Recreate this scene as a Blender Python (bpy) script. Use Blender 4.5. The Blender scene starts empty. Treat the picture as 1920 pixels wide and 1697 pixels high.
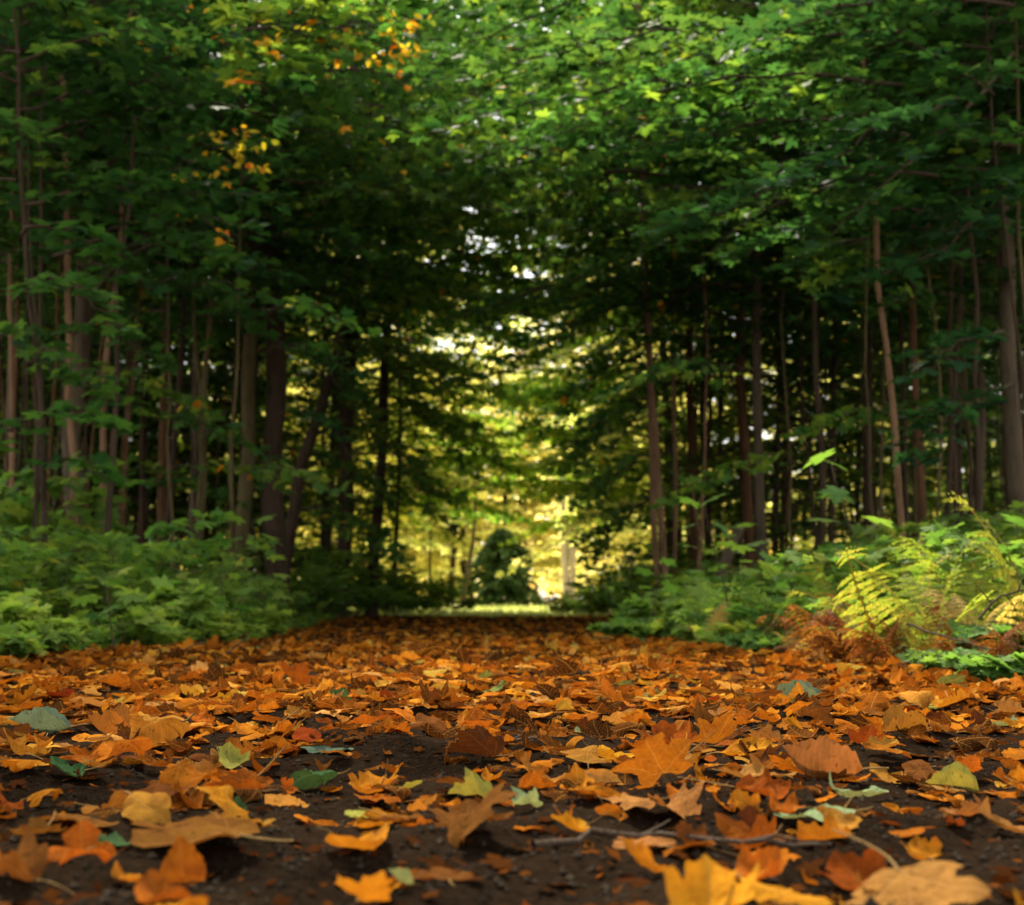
import bpy, math, random
import numpy as np
from mathutils import Vector, Matrix, Euler

rng = np.random.default_rng(11)
random.seed(11)
scn = bpy.context.scene
COL = scn.collection
PI = math.pi
rad = math.radians

# ------------------------------------------------------------------ camera
F = 2667.0                       # focal length in photo pixels (1920 wide)
CX, CY, HOR = 960.0, 848.5, 1140.0
CAMZ = 0.19
TILT = math.atan((HOR - CY) / F)
cam_d = bpy.data.cameras.new('camera')
cam = bpy.data.objects.new('camera', cam_d)
COL.objects.link(cam)
cam.location = (0, 0, CAMZ)
cam.rotation_euler = (PI / 2 + TILT, 0, 0)
cam_d.lens = 50.0
cam_d.sensor_width = 36.0
cam_d.clip_start = 0.02
cam_d.clip_end = 2000
cam_d.dof.use_dof = True
cam_d.dof.focus_distance = 2.1
cam_d.dof.aperture_fstop = 7.5
cam_d.dof.aperture_blades = 0
scn.camera = cam
ct, st = math.cos(TILT), math.sin(TILT)


def ray(px, py):
    dx, dy = (px - CX) / F, (CY - py) / F
    return Vector((dx, ct - dy * st, st + dy * ct))


def P(px, py, depth):
    r = ray(px, py)
    return Vector((0, 0, CAMZ)) + r * (depth / r.y)


def proj(p):
    v = Vector(p) - Vector((0, 0, CAMZ))
    f = v.y * ct + v.z * st
    u = -v.y * st + v.z * ct
    f = max(f, 1e-3)
    return CX + F * v.x / f, CY - F * u / f


def sstep(t):
    t = np.clip(t, 0, 1)
    return t * t * (3 - 2 * t)


def xl(y):
    return np.interp(y, [0, 5, 8.5, 12, 20, 23], [-1.9, -1.8, -1.5, -1.7, -2.3, -2.3])


def xr(y):
    return np.interp(y, [0, 4, 5, 6.5, 9, 12, 20, 23], [1.9, 1.7, 1.25, 0.9, 0.72, 0.95, 1.6, 1.7])


def gz(x, y):
    x = np.asarray(x, float); y = np.asarray(y, float)
    z = 0.045 * sstep((y - 11) / 10) - 0.02 * sstep((y - 22) / 3) + 0.0062 * np.clip(y - 25, 0, 400)
    out = np.maximum(xl(y) - x, x - xr(y))
    z = z + 0.10 * sstep((out - 0.3) / 2.5) * sstep((40 - y) / 10)
    z = z + 0.012 * np.sin(x * 1.7 + 1.3) * np.sin(y * 1.1) * sstep((y - 3) / 6)
    return z


def g1(x, y):
    return float(gz(x, y))


def on_ground(px, py):
    r = ray(px, py)
    y = 1.0
    lo, hi = 0.4, 60.0
    for _ in range(50):
        m = 0.5 * (lo + hi)
        if CAMZ + r.z / r.y * m > g1(r.x / r.y * m, m):
            lo = m
        else:
            hi = m
    return Vector((r.x / r.y * lo, lo, g1(r.x / r.y * lo, lo)))


# ------------------------------------------------------------------ mesh collecting
class MB:
    def __init__(self):
        self.v = []; self.f = []; self.t = []; self.uv = []; self.n = 0; self.uvn = False

    def add(self, V, Fs, tint=None, uv=None):
        V = np.asarray(V, float).reshape(-1, 3)
        for Fa in (Fs if isinstance(Fs, list) else [Fs]):
            Fa = np.asarray(Fa, int)
            self.f.append(Fa + self.n)
            k = len(Fa)
            if tint is None:
                self.t.append(np.zeros(k))
            else:
                self.t.append(np.broadcast_to(np.asarray(tint, float), (k,)).copy())
        if uv is not None:
            self.uvn = True
            self.uv.append(np.asarray(uv, float).reshape(-1, 2))
        else:
            self.uv.append(np.zeros((len(V), 2)))
        self.v.append(V)
        self.n += len(V)

    def mesh(self, name, mat=None, smooth=False):
        me = bpy.data.meshes.new(name)
        V = np.concatenate(self.v) if self.v else np.zeros((0, 3))
        sizes = [np.full(len(f), f.shape[1]) for f in self.f if len(f)]
        loops = np.concatenate([f.ravel() for f in self.f if len(f)]).astype(np.int32)
        sz = np.concatenate(sizes).astype(np.int32)
        starts = np.concatenate([[0], np.cumsum(sz)[:-1]]).astype(np.int32)
        me.vertices.add(len(V)); me.vertices.foreach_set('co', V.astype(np.float32).ravel())
        me.loops.add(len(loops)); me.loops.foreach_set('vertex_index', loops)
        me.polygons.add(len(sz)); me.polygons.foreach_set('loop_start', starts)
        me.polygons.foreach_set('loop_total', sz)
        me.polygons.foreach_set('use_smooth', np.full(len(sz), smooth))
        me.update(calc_edges=True)
        a = me.attributes.new('tint', 'FLOAT', 'FACE')
        a.data.foreach_set('value', np.concatenate(self.t).astype(np.float32))
        if self.uvn:
            u = me.uv_layers.new(name='leaf')
            uv = np.concatenate(self.uv)
            u.data.foreach_set('uv', uv[loops].astype(np.float32).ravel())
        if mat is not None:
            me.materials.append(mat)
        return me

    def obj(self, name, mat, parent=None, smooth=False):
        return link(name, self.mesh(name, mat, smooth), parent)


def link(name, data, parent=None):
    o = bpy.data.objects.new(name, data)
    COL.objects.link(o)
    if parent is not None:
        o.parent = parent
    return o


def tag(o, label=None, cat=None, group=None, kind=None):
    if label: o['label'] = label
    if cat: o['category'] = cat
    if group: o['group'] = group
    if kind: o['kind'] = kind
    return o


def thing(name, loc, rz=0.0, label=None, cat=None, group=None):
    o = bpy.data.objects.new(name, None)
    COL.objects.link(o)
    o.empty_display_size = 0.1
    o.location = loc
    o.rotation_euler = (0, 0, rz)
    return tag(o, label, cat, group)


def copy_tree(o, parent=None):
    c = o.copy()
    COL.objects.link(c)
    c.parent = parent
    for ch in o.children:
        copy_tree(ch, c)
    return c


def tube(mb, pts, radii, sides=6, tint=0.0, cap=False):
    pts = np.asarray(pts, float)
    n = len(pts)
    radii = np.broadcast_to(np.asarray(radii, float), (n,))
    d = np.gradient(pts, axis=0)
    d /= np.linalg.norm(d, axis=1)[:, None] + 1e-9
    ref = np.array([0.31, 0.95, 0.05]) if abs(d[:, 1]).mean() < 0.8 else np.array([0.95, 0.05, 0.31])
    s = np.cross(d, ref); s /= np.linalg.norm(s, axis=1)[:, None] + 1e-9
    u = np.cross(s, d)
    a = np.arange(sides) * 2 * PI / sides
    V = pts[:, None, :] + radii[:, None, None] * (np.cos(a)[None, :, None] * s[:, None, :] + np.sin(a)[None, :, None] * u[:, None, :])
    i = np.arange(n - 1)[:, None] * sides
    j = np.arange(sides)[None, :]
    j2 = (j + 1) % sides
    Fq = np.stack([i + j, i + j2, i + sides + j2, i + sides + j], -1).reshape(-1, 4)
    V = V.reshape(-1, 3)
    if cap:
        Fs = [Fq, np.arange((n - 1) * sides, n * sides)[None, :]]
    else:
        Fs = Fq
    mb.add(V, Fs, tint)


# ------------------------------------------------------------------ leaf outlines
MAPLE_FULL = [(0.04, 0.0), (0.17, -0.08), (0.33, -0.03), (0.45, 0.08), (0.34, 0.16), (0.33, 0.24), (0.47, 0.30), (0.56, 0.42), (0.68, 0.56), (0.52, 0.56), (0.40, 0.60),
              (0.22, 0.50), (0.22, 0.62), (0.30, 0.74), (0.16, 0.78), (0.08, 0.9), (0.0, 1.0)]
MAPLE_MID = [(0.03, 0.0), (0.17, -0.07), (0.43, 0.06), (0.29, 0.22), (0.52, 0.36), (0.66, 0.56), (0.42, 0.57), (0.2, 0.5), (0.27, 0.73), (0.12, 0.8), (0.0, 1.0)]
MAPLE_LOW = [(0.05, -0.02), (0.42, 0.03), (0.28, 0.22), (0.64, 0.54), (0.2, 0.5), (0.0, 1.0)]
OVAL = [(0.03, 0.0), (0.18, 0.12), (0.29, 0.32), (0.30, 0.52), (0.21, 0.74), (0.10, 0.9), (0.0, 1.0)]
OVAL_LOW = [(0.05, 0.0), (0.27, 0.25), (0.27, 0.6), (0.0, 1.0)]


def closed(half):
    h = np.array(half)
    left = h[:-1][::-1] * np.array([-1, 1])
    return np.concatenate([h, left])


def leaf_shape(half, cen=0.34, droop=0.16, fold=0.05):
    o = closed(half)
    n = len(o)
    z = -droop * (o[:, 0] ** 2 * 1.6 + (o[:, 1] - 0.3) ** 2 * 0.8) + fold * np.abs(o[:, 0])
    V = np.concatenate([[[0, cen, 0.0]], np.column_stack([o, z])])
    i = np.arange(n)
    Ft = np.column_stack([np.zeros(n, int), 1 + i, 1 + (i + 1) % n])
    return V, Ft


SH_FULL = leaf_shape(MAPLE_FULL)
SH_MID = leaf_shape(MAPLE_MID)
SH_LOW = leaf_shape(MAPLE_LOW)
SH_OVAL = leaf_shape(OVAL_LOW, 0.45, 0.2, 0.12)


def nrm(a):
    return a / (np.linalg.norm(a, axis=-1, keepdims=True) + 1e-9)


def add_leaves(mb, pos, normal, dirn, size, tint, shape):
    V, Ft = shape
    pos = np.asarray(pos, float)
    n = len(pos)
    if n == 0:
        return
    normal = nrm(np.asarray(normal, float))
    dirn = np.asarray(dirn, float)
    dirn = nrm(dirn - (dirn * normal).sum(1, keepdims=True) * normal)
    side = np.cross(dirn, normal)
    size = np.broadcast_to(np.asarray(size, float), (n,))
    X = pos[:, None, :] + size[:, None, None] * (V[None, :, 0:1] * side[:, None, :] + V[None, :, 1:2] * dirn[:, None, :] + V[None, :, 2:3] * normal[:, None, :])
    m = len(V)
    Fa = (Ft[None] + (np.arange(n) * m)[:, None, None]).reshape(-1, 3)
    mb.add(X.reshape(-1, 3), Fa, np.repeat(np.broadcast_to(np.asarray(tint, float), (n,)), len(Ft)))


# ------------------------------------------------------------------ materials
def new_mat(name):
    m = bpy.data.materials.new(name)
    m.use_nodes = True
    nt = m.node_tree
    nt.nodes.clear()
    return m, nt, nt.nodes, nt.links


def ramp(nodes, stops, interp='LINEAR'):
    r = nodes.new('ShaderNodeValToRGB')
    cr = r.color_ramp
    cr.interpolation = interp
    while len(cr.elements) > 1:
        cr.elements.remove(cr.elements[-1])
    cr.elements[0].position = stops[0][0]
    cr.elements[0].color = (*stops[0][1], 1)
    for p, c in stops[1:]:
        e = cr.elements.new(p)
        e.color = (*c, 1)
    return r


def green_leaf_mat(name, stops, trans=0.5, rough=0.6, spec=0.07, tgain=1.6):
    m, nt, N, L = new_mat(name)
    out = N.new('ShaderNodeOutputMaterial')
    at = N.new('ShaderNodeAttribute'); at.attribute_name = 'tint'
    oi = N.new('ShaderNodeObjectInfo')
    rp = ramp(N, stops)
    L.new(at.outputs['Fac'], rp.inputs[0])
    hs = N.new('ShaderNodeHueSaturation')
    mr = N.new('ShaderNodeMapRange'); mr.inputs[3].default_value = 0.485; mr.inputs[4].default_value = 0.515
    mv = N.new('ShaderNodeMapRange'); mv.inputs[3].default_value = 0.8; mv.inputs[4].default_value = 1.2
    L.new(oi.outputs['Random'], mr.inputs[0])
    ml = N.new('ShaderNodeMath'); ml.operation = 'FRACT'
    mm = N.new('ShaderNodeMath'); mm.operation = 'MULTIPLY'; mm.inputs[1].default_value = 7.31
    L.new(oi.outputs['Random'], mm.inputs[0]); L.new(mm.outputs[0], ml.inputs[0]); L.new(ml.outputs[0], mv.inputs[0])
    L.new(mr.outputs[0], hs.inputs['Hue']); L.new(mv.outputs[0], hs.inputs['Value'])
    L.new(rp.outputs[0], hs.inputs['Color'])
    pb = N.new('ShaderNodeBsdfPrincipled')
    pb.inputs['Roughness'].default_value = rough
    pb.inputs['Specular IOR Level'].default_value = spec
    L.new(hs.outputs[0], pb.inputs['Base Color'])
    tr = N.new('ShaderNodeBsdfTranslucent')
    g = N.new('ShaderNodeMix'); g.data_type = 'RGBA'; g.blend_type = 'MULTIPLY'
    g.inputs['Factor'].default_value = 1.0
    g.inputs['B'].default_value = (tgain * 1.12, tgain * 1.1, tgain * 0.55, 1)
    L.new(hs.outputs[0], g.inputs['A'])
    L.new(g.outputs['Result'], tr.inputs['Color'])
    mx = N.new('ShaderNodeMixShader'); mx.inputs[0].default_value = trans
    L.new(pb.outputs[0], mx.inputs[1]); L.new(tr.outputs[0], mx.inputs[2])
    L.new(mx.outputs[0], out.inputs['Surface'])
    return m


G_STOPS = [(0.0, (0.012, 0.040, 0.017)), (0.35, (0.026, 0.076, 0.025)), (0.6, (0.064, 0.138, 0.028)), (0.78, (0.15, 0.215, 0.03)),
           (0.88, (0.50, 0.36, 0.03)), (0.95, (0.60, 0.24, 0.02)), (1.0, (0.62, 0.14, 0.015))]
LEAF = green_leaf_mat('maple leaf green', G_STOPS)
GLOW_LEAF = green_leaf_mat('yellow green backlit leaf', [(0.0, (0.05, 0.12, 0.025)), (0.4, (0.125, 0.20, 0.03)), (0.75, (0.30, 0.29, 0.045)), (1.0, (0.46, 0.27, 0.045))], trans=0.62, tgain=2.0)  # backlight under the arch put into a lighter, more translucent leaf colour
CLEAR_LEAF = green_leaf_mat('autumn leaf paled by glare', [(0.0, (0.09, 0.14, 0.05)), (0.35, (0.25, 0.30, 0.11)), (0.6, (0.58, 0.54, 0.32)), (1.0, (0.72, 0.56, 0.36))], trans=0.6, tgain=2.0)  # autumn colours, paled further: the glare of the clearing put into the colour
NEEDLE = green_leaf_mat('dark conifer needles', [(0.0, (0.03, 0.06, 0.028)), (1.0, (0.08, 0.13, 0.05))], trans=0.3)
SHRUB_LEAF = green_leaf_mat('shrub leaf', [(0.0, (0.036, 0.092, 0.024)), (0.4, (0.078, 0.160, 0.034)), (0.7, (0.15, 0.23, 0.042)), (0.88, (0.24, 0.29, 0.05)), (1.0, (0.50, 0.34, 0.03))])
SEED_LEAF = green_leaf_mat('pale seedling leaf', [(0.0, (0.07, 0.16, 0.035)), (0.5, (0.17, 0.27, 0.05)), (1.0, (0.34, 0.36, 0.07))])
FERN_GREEN = green_leaf_mat('green fern', [(0.0, (0.05, 0.12, 0.03)), (0.6, (0.11, 0.19, 0.04)), (1.0, (0.24, 0.26, 0.05))])
FERN_YELLOW = green_leaf_mat('yellowing fern', [(0.0, (0.10, 0.16, 0.025)), (0.6, (0.19, 0.22, 0.035)), (1.0, (0.34, 0.25, 0.05))])
FERN_TAN = green_leaf_mat('dry tan fern', [(0.0, (0.22, 0.14, 0.045)), (0.6, (0.36, 0.24, 0.09)), (1.0, (0.48, 0.36, 0.17))])
FERN_RUST = green_leaf_mat('rust bracken', [(0.0, (0.055, 0.018, 0.006)), (0.6, (0.13, 0.042, 0.010)), (1.0, (0.28, 0.12, 0.03))])


def bark_mat(name, c1, c2, scale=1.0):
    m, nt, N, L = new_mat(name)
    out = N.new('ShaderNodeOutputMaterial')
    tc = N.new('ShaderNodeTexCoord')
    mp = N.new('ShaderNodeMapping'); mp.inputs['Scale'].default_value = (26 * scale, 26 * scale, 4.5 * scale)
    L.new(tc.outputs['Object'], mp.inputs[0])
    n1 = N.new('ShaderNodeTexNoise'); n1.inputs['Scale'].default_value = 1.0; n1.inputs['Detail'].default_value = 6
    n1.inputs['Roughness'].default_value = 0.7
    L.new(mp.outputs[0], n1.inputs['Vector'])
    n2 = N.new('ShaderNodeTexNoise'); n2.inputs['Scale'].default_value = 1.6; n2.inputs['Detail'].default_value = 3
    L.new(tc.outputs['Object'], n2.inputs['Vector'])
    ad = N.new('ShaderNodeMath'); ad.operation = 'MULTIPLY_ADD'; ad.inputs[1].default_value = 0.8; 
    L.new(n2.outputs[0], ad.inputs[0]); L.new(n1.outputs[0], ad.inputs[2])
    rp = ramp(N, [(0.55, c1), (1.15 if False else 0.98, c2)])
    L.new(ad.outputs[0], rp.inputs[0])
    pb = N.new('ShaderNodeBsdfPrincipled')
    pb.inputs['Roughness'].default_value = 0.85
    pb.inputs['Specular IOR Level'].default_value = 0.05
    L.new(rp.outputs[0], pb.inputs['Base Color'])
    bp = N.new('ShaderNodeBump'); bp.inputs['Strength'].default_value = 1.0; bp.inputs['Distance'].default_value = 0.03
    L.new(n1.outputs[0], bp.inputs['Height']); L.new(bp.outputs[0], pb.inputs['Normal'])
    L.new(pb.outputs[0], out.inputs['Surface'])
    return m


BARK = {
    'pink': bark_mat('pinkish lit bark', (0.0663, 0.0359, 0.0203), (0.1950, 0.1131, 0.0663)),  # the warm light on lit trunks is put into this bark colour
    'grey': bark_mat('grey brown bark', (0.0234, 0.0179, 0.0117), (0.0936, 0.0702, 0.0468)),
    'olive': bark_mat('olive brown bark', (0.0281, 0.0218, 0.0101), (0.1014, 0.0780, 0.0367)),
    'dark': bark_mat('dark bark', (0.0156, 0.0109, 0.0078), (0.0585, 0.0390, 0.0265)),
    'red': bark_mat('red brown bark', (0.0281, 0.0148, 0.0078), (0.1014, 0.0515, 0.0265)),
    'pale': bark_mat('pale bark', (0.24, 0.19, 0.15), (0.52, 0.42, 0.35)),
}
TWIG = bark_mat('twig bark', (0.022, 0.015, 0.010), (0.075, 0.052, 0.036))


def soil_mat(name, c1, c2, fine=90.0, bump=0.012, rough=0.95):
    m, nt, N, L = new_mat(name)
    out = N.new('ShaderNodeOutputMaterial')
    tc = N.new('ShaderNodeTexCoord')
    n1 = N.new('ShaderNodeTexNoise'); n1.inputs['Scale'].default_value = fine; n1.inputs['Detail'].default_value = 8; n1.inputs['Roughness'].default_value = 0.75
    n2 = N.new('ShaderNodeTexNoise'); n2.inputs['Scale'].default_value = 3.0; n2.inputs['Detail'].default_value = 5
    n3 = N.new('ShaderNodeTexVoronoi'); n3.inputs['Scale'].default_value = fine * 1.8
    for n in (n1, n2, n3):
        L.new(tc.outputs['Object'], n.inputs['Vector'])
    ad = N.new('ShaderNodeMath'); ad.operation = 'ADD'
    L.new(n1.outputs[0], ad.inputs[0]); L.new(n2.outputs[0], ad.inputs[1])
    rp = ramp(N, [(0.62, c1), (1.0, c2)])
    hf = N.new('ShaderNodeMath'); hf.operation = 'MULTIPLY'; hf.inputs[1].default_value = 0.85
    L.new(ad.outputs[0], hf.inputs[0]); L.new(hf.outputs[0], rp.inputs[0])
    pb = N.new('ShaderNodeBsdfPrincipled'); pb.inputs['Roughness'].default_value = rough
    pb.inputs['Specular IOR Level'].default_value = 0.0
    L.new(rp.outputs[0], pb.inputs['Base Color'])
    mh = N.new('ShaderNodeMath'); mh.operation = 'SUBTRACT'
    L.new(n1.outputs[0], mh.inputs[0])
    sc = N.new('ShaderNodeMath'); sc.operation = 'MULTIPLY'; sc.inputs[1].default_value = 0.35
    L.new(n3.outputs['Distance'], sc.inputs[0]); L.new(sc.outputs[0], mh.inputs[1])
    bp = N.new('ShaderNodeBump'); bp.inputs['Strength'].default_value = 1.0; bp.inputs['Distance'].default_value = bump
    L.new(mh.outputs[0], bp.inputs['Height']); L.new(bp.outputs[0], pb.inputs['Normal'])
    L.new(pb.outputs[0], out.inputs['Surface'])
    return m


SOIL = soil_mat('path soil', (0.004, 0.0025, 0.0017), (0.028, 0.018, 0.011))
FLOOR = soil_mat('forest floor', (0.018, 0.011, 0.006), (0.10, 0.055, 0.022), fine=30, bump=0.03)
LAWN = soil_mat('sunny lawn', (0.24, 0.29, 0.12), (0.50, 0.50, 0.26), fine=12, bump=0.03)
CRUMB = soil_mat('soil crumb', (0.006, 0.0045, 0.003), (0.05, 0.038, 0.027), fine=160, bump=0.002)


def dry_leaf_mat(name, base, dark, vein, kind='maple', from_tint=None, trans=0.25, rough=0.5):
    """A fallen leaf: blotches, darker specks, veins drawn from the leaf's own flat coordinates."""
    m, nt, N, L = new_mat(name)
    out = N.new('ShaderNodeOutputMaterial')
    tc = N.new('ShaderNodeTexCoord')
    oi = N.new('ShaderNodeObjectInfo')
    uv = N.new('ShaderNodeUVMap'); uv.uv_map = 'leaf'
    va = N.new('ShaderNodeVectorMath'); va.operation = 'ADD'
    cb = N.new('ShaderNodeCombineXYZ')
    mu = N.new('ShaderNodeMath'); mu.operation = 'MULTIPLY'; mu.inputs[1].default_value = 37.0
    L.new(oi.outputs['Random'], mu.inputs[0]); L.new(mu.outputs[0], cb.inputs['Z'])
    L.new(uv.outputs[0], va.inputs[0]); L.new(cb.outputs[0], va.inputs[1])
    n1 = N.new('ShaderNodeTexNoise'); n1.inputs['Scale'].default_value = 3.2; n1.inputs['Detail'].default_value = 6; n1.inputs['Roughness'].default_value = 0.65
    L.new(va.outputs[0], n1.inputs['Vector'])
    n2 = N.new('ShaderNodeTexNoise'); n2.inputs['Scale'].default_value = 16; n2.inputs['Detail'].default_value = 3
    L.new(va.outputs[0], n2.inputs['Vector'])
    if from_tint is not None:
        at = N.new('ShaderNodeAttribute'); at.attribute_name = 'tint'
        rp0 = ramp(N, from_tint); L.new(at.outputs['Fac'], rp0.inputs[0])
        basecol = rp0.outputs[0]
    else:
        rgb = N.new('ShaderNodeRGB'); rgb.outputs[0].default_value = (*base, 1)
        hs = N.new('ShaderNodeHueSaturation')
        mr = N.new('ShaderNodeMapRange'); mr.inputs[3].default_value = 0.485; mr.inputs[4].default_value = 0.515
        mv = N.new('ShaderNodeMapRange'); mv.inputs[3].default_value = 0.8; mv.inputs[4].default_value = 1.2
        L.new(oi.outputs['Random'], mr.inputs[0])
        fr = N.new('ShaderNodeMath'); fr.operation = 'FRACT'; L.new(mu.outputs[0], fr.inputs[0]); L.new(fr.outputs[0], mv.inputs[0])
        L.new(mr.outputs[0], hs.inputs['Hue']); L.new(mv.outputs[0], hs.inputs['Value']); L.new(rgb.outputs[0], hs.inputs['Color'])
        basecol = hs.outputs[0]
    # veins
    sp = N.new('ShaderNodeSeparateXYZ'); L.new(uv.outputs[0], sp.inputs[0])
    sx = N.new('ShaderNodeMath'); sx.operation = 'SUBTRACT'; sx.inputs[1].default_value = 0.5
    L.new(sp.outputs['X'], sx.inputs[0])
    ax = N.new('ShaderNodeMath'); ax.operation = 'ABSOLUTE'; L.new(sx.outputs[0], ax.inputs[0])
    if kind == 'maple':
        an = N.new('ShaderNodeMath'); an.operation = 'ARCTAN2'; L.new(sx.outputs[0], an.inputs[0]); L.new(sp.outputs['Y'], an.inputs[1])
        pp = N.new('ShaderNodeMath'); pp.operation = 'PINGPONG'; pp.inputs[1].default_value = rad(24)
        L.new(an.outputs[0], pp.inputs[0])
        le = N.new('ShaderNodeVectorMath'); le.operation = 'LENGTH'
        cx = N.new('ShaderNodeCombineXYZ'); L.new(sx.outputs[0], cx.inputs[0]); L.new(sp.outputs['Y'], cx.inputs[1]); L.new(cx.outputs[0], le.inputs[0])
        dm = N.new('ShaderNodeMath'); dm.operation = 'MULTIPLY'; L.new(pp.outputs[0], dm.inputs[0]); L.new(le.outputs['Value'], dm.inputs[1])
        d1 = dm.outputs[0]
        sk, spc = 0.9, 0.055
    else:
        d1 = ax.outputs[0]
        sk, spc = 0.75, 0.038
    ms = N.new('ShaderNodeMath'); ms.operation = 'MULTIPLY'; ms.inputs[1].default_value = sk
    L.new(ax.outputs[0] if kind != 'maple' else d1, ms.inputs[0])
    sb = N.new('ShaderNodeMath'); sb.operation = 'SUBTRACT'
    L.new(sp.outputs['Y'] if kind != 'maple' else le.outputs['Value'], sb.inputs[0]); L.new(ms.outputs[0], sb.inputs[1])
    p2 = N.new('ShaderNodeMath'); p2.operation = 'PINGPONG'; p2.inputs[1].default_value = spc
    L.new(sb.outputs[0], p2.inputs[0])
    v1 = N.new('ShaderNodeMapRange'); v1.inputs[1].default_value = 0.0; v1.inputs[2].default_value = 0.016; v1.inputs[3].default_value = 1; v1.inputs[4].default_value = 0
    L.new(d1, v1.inputs[0])
    v2 = N.new('ShaderNodeMapRange'); v2.inputs[1].default_value = 0.0; v2.inputs[2].default_value = 0.012; v2.inputs[3].default_value = 0.55; v2.inputs[4].default_value = 0
    L.new(p2.outputs[0], v2.inputs[0])
    vm = N.new('ShaderNodeMath'); vm.operation = 'MAXIMUM'; L.new(v1.outputs[0], vm.inputs[0]); L.new(v2.outputs[0], vm.inputs[1])
    # colour
    bl = ramp(N, [(0.36, (0, 0, 0)), (0.70, (1, 1, 1))]); L.new(n1.outputs[0], bl.inputs[0])
    m1 = N.new('ShaderNodeMix'); m1.data_type = 'RGBA'
    f1 = N.new('ShaderNodeMath'); f1.operation = 'MULTIPLY'; f1.inputs[1].default_value = 0.95
    L.new(bl.outputs[0], f1.inputs[0]); L.new(f1.outputs[0], m1.inputs['Factor'])
    L.new(basecol, m1.inputs['A']); m1.inputs['B'].default_value = (*dark, 1)
    if from_tint is not None:
        mk = N.new('ShaderNodeMix'); mk.data_type = 'RGBA'; mk.blend_type = 'MULTIPLY'; mk.inputs['Factor'].default_value = 1
        L.new(basecol, mk.inputs['A']); mk.inputs['B'].default_value = (0.45, 0.38, 0.35, 1)
        L.new(mk.outputs['Result'], m1.inputs['B'])
    sk2 = ramp(N, [(0.62, (0, 0, 0)), (0.70, (1, 1, 1))]); L.new(n2.outputs[0], sk2.inputs[0])
    f2 = N.new('ShaderNodeMath'); f2.operation = 'MULTIPLY'; f2.inputs[1].default_value = 0.75; L.new(sk2.outputs[0], f2.inputs[0])
    m2 = N.new('ShaderNodeMix'); m2.data_type = 'RGBA'; L.new(f2.outputs[0], m2.inputs['Factor'])
    L.new(m1.outputs['Result'], m2.inputs['A']); m2.inputs['B'].default_value = (dark[0] * 0.5, dark[1] * 0.45, dark[2] * 0.4, 1)
    m3 = N.new('ShaderNodeMix'); m3.data_type = 'RGBA'
    f3 = N.new('ShaderNodeMath'); f3.operation = 'MULTIPLY'; f3.inputs[1].default_value = 0.5; L.new(vm.outputs[0], f3.inputs[0])
    L.new(f3.outputs[0], m3.inputs['Factor']); L.new(m2.outputs['Result'], m3.inputs['A']); m3.inputs['B'].default_value = (*vein, 1)
    pb = N.new('ShaderNodeBsdfPrincipled'); pb.inputs['Roughness'].default_value = rough
    pb.inputs['Specular IOR Level'].default_value = 0.0
    L.new(m3.outputs['Result'], pb.inputs['Base Color'])
    hh = N.new('ShaderNodeMath'); hh.operation = 'MULTIPLY_ADD'; hh.inputs[1].default_value = -0.5
    L.new(vm.outputs[0], hh.inputs[0]); L.new(n2.outputs[0], hh.inputs[2])
    bp = N.new('ShaderNodeBump'); bp.inputs['Strength'].default_value = 0.5; bp.inputs['Distance'].default_value = 0.004
    L.new(hh.outputs[0], bp.inputs['Height']); L.new(bp.outputs[0], pb.inputs['Normal'])
    tr = N.new('ShaderNodeBsdfTranslucent')
    gm = N.new('ShaderNodeMix'); gm.data_type = 'RGBA'; gm.blend_type = 'MULTIPLY'; gm.inputs['Factor'].default_value = 1
    gm.inputs['B'].default_value = (1.3, 1.0, 0.6, 1)
    L.new(m3.outputs['Result'], gm.inputs['A']); L.new(gm.outputs['Result'], tr.inputs['Color'])
    mx = N.new('ShaderNodeMixShader'); mx.inputs[0].default_value = trans
    L.new(pb.outputs[0], mx.inputs[1]); L.new(tr.outputs[0], mx.inputs[2])
    L.new(mx.outputs[0], out.inputs['Surface'])
    return m


DRY = {  # name: base, dark blotch, vein
    'orange': ((0.3002, 0.0987, 0.0080), (0.1364, 0.0374, 0.0064), (0.3752, 0.1702, 0.0320)),
    'amber': ((0.3411, 0.1464, 0.0096), (0.1774, 0.0613, 0.0080), (0.3957, 0.2179, 0.0480)),
    'golden': ((0.3820, 0.1805, 0.0096), (0.3070, 0.1226, 0.0096), (0.4503, 0.2860, 0.0560)),
    'rust': ((0.2047, 0.0579, 0.0064), (0.0887, 0.0231, 0.0056), (0.2456, 0.0954, 0.0240)),
    'red': ((0.1706, 0.0341, 0.0064), (0.0887, 0.0163, 0.0056), (0.2183, 0.0613, 0.0160)),
    'brown': ((0.1230, 0.0464, 0.0110), (0.0541, 0.0200, 0.0060), (0.1722, 0.0800, 0.0260)),
    'tan': ((0.2378, 0.1104, 0.0300), (0.1148, 0.0480, 0.0140), (0.2952, 0.1600, 0.0550)),
    'ochre': ((0.2593, 0.1158, 0.0176), (0.1364, 0.0545, 0.0112), (0.3206, 0.1906, 0.0560)),
    'green': ((0.0341, 0.0715, 0.0256), (0.0177, 0.0382, 0.0176), (0.0818, 0.1226, 0.0560)),
    'pale green': ((0.1842, 0.2315, 0.1120), (0.0955, 0.1362, 0.0640), (0.2729, 0.2928, 0.1760)),
    'grey green': ((0.0887, 0.1294, 0.0880), (0.0477, 0.0749, 0.0520), (0.1433, 0.1770, 0.1360)),
    'yellow green': ((0.2320, 0.2247, 0.0400), (0.1228, 0.1294, 0.0280), (0.3002, 0.2792, 0.0960)),
    'chestnut': ((0.0785, 0.0259, 0.0072), (0.0376, 0.0136, 0.0048), (0.1159, 0.0510, 0.0240)),
}
DM = {}
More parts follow.
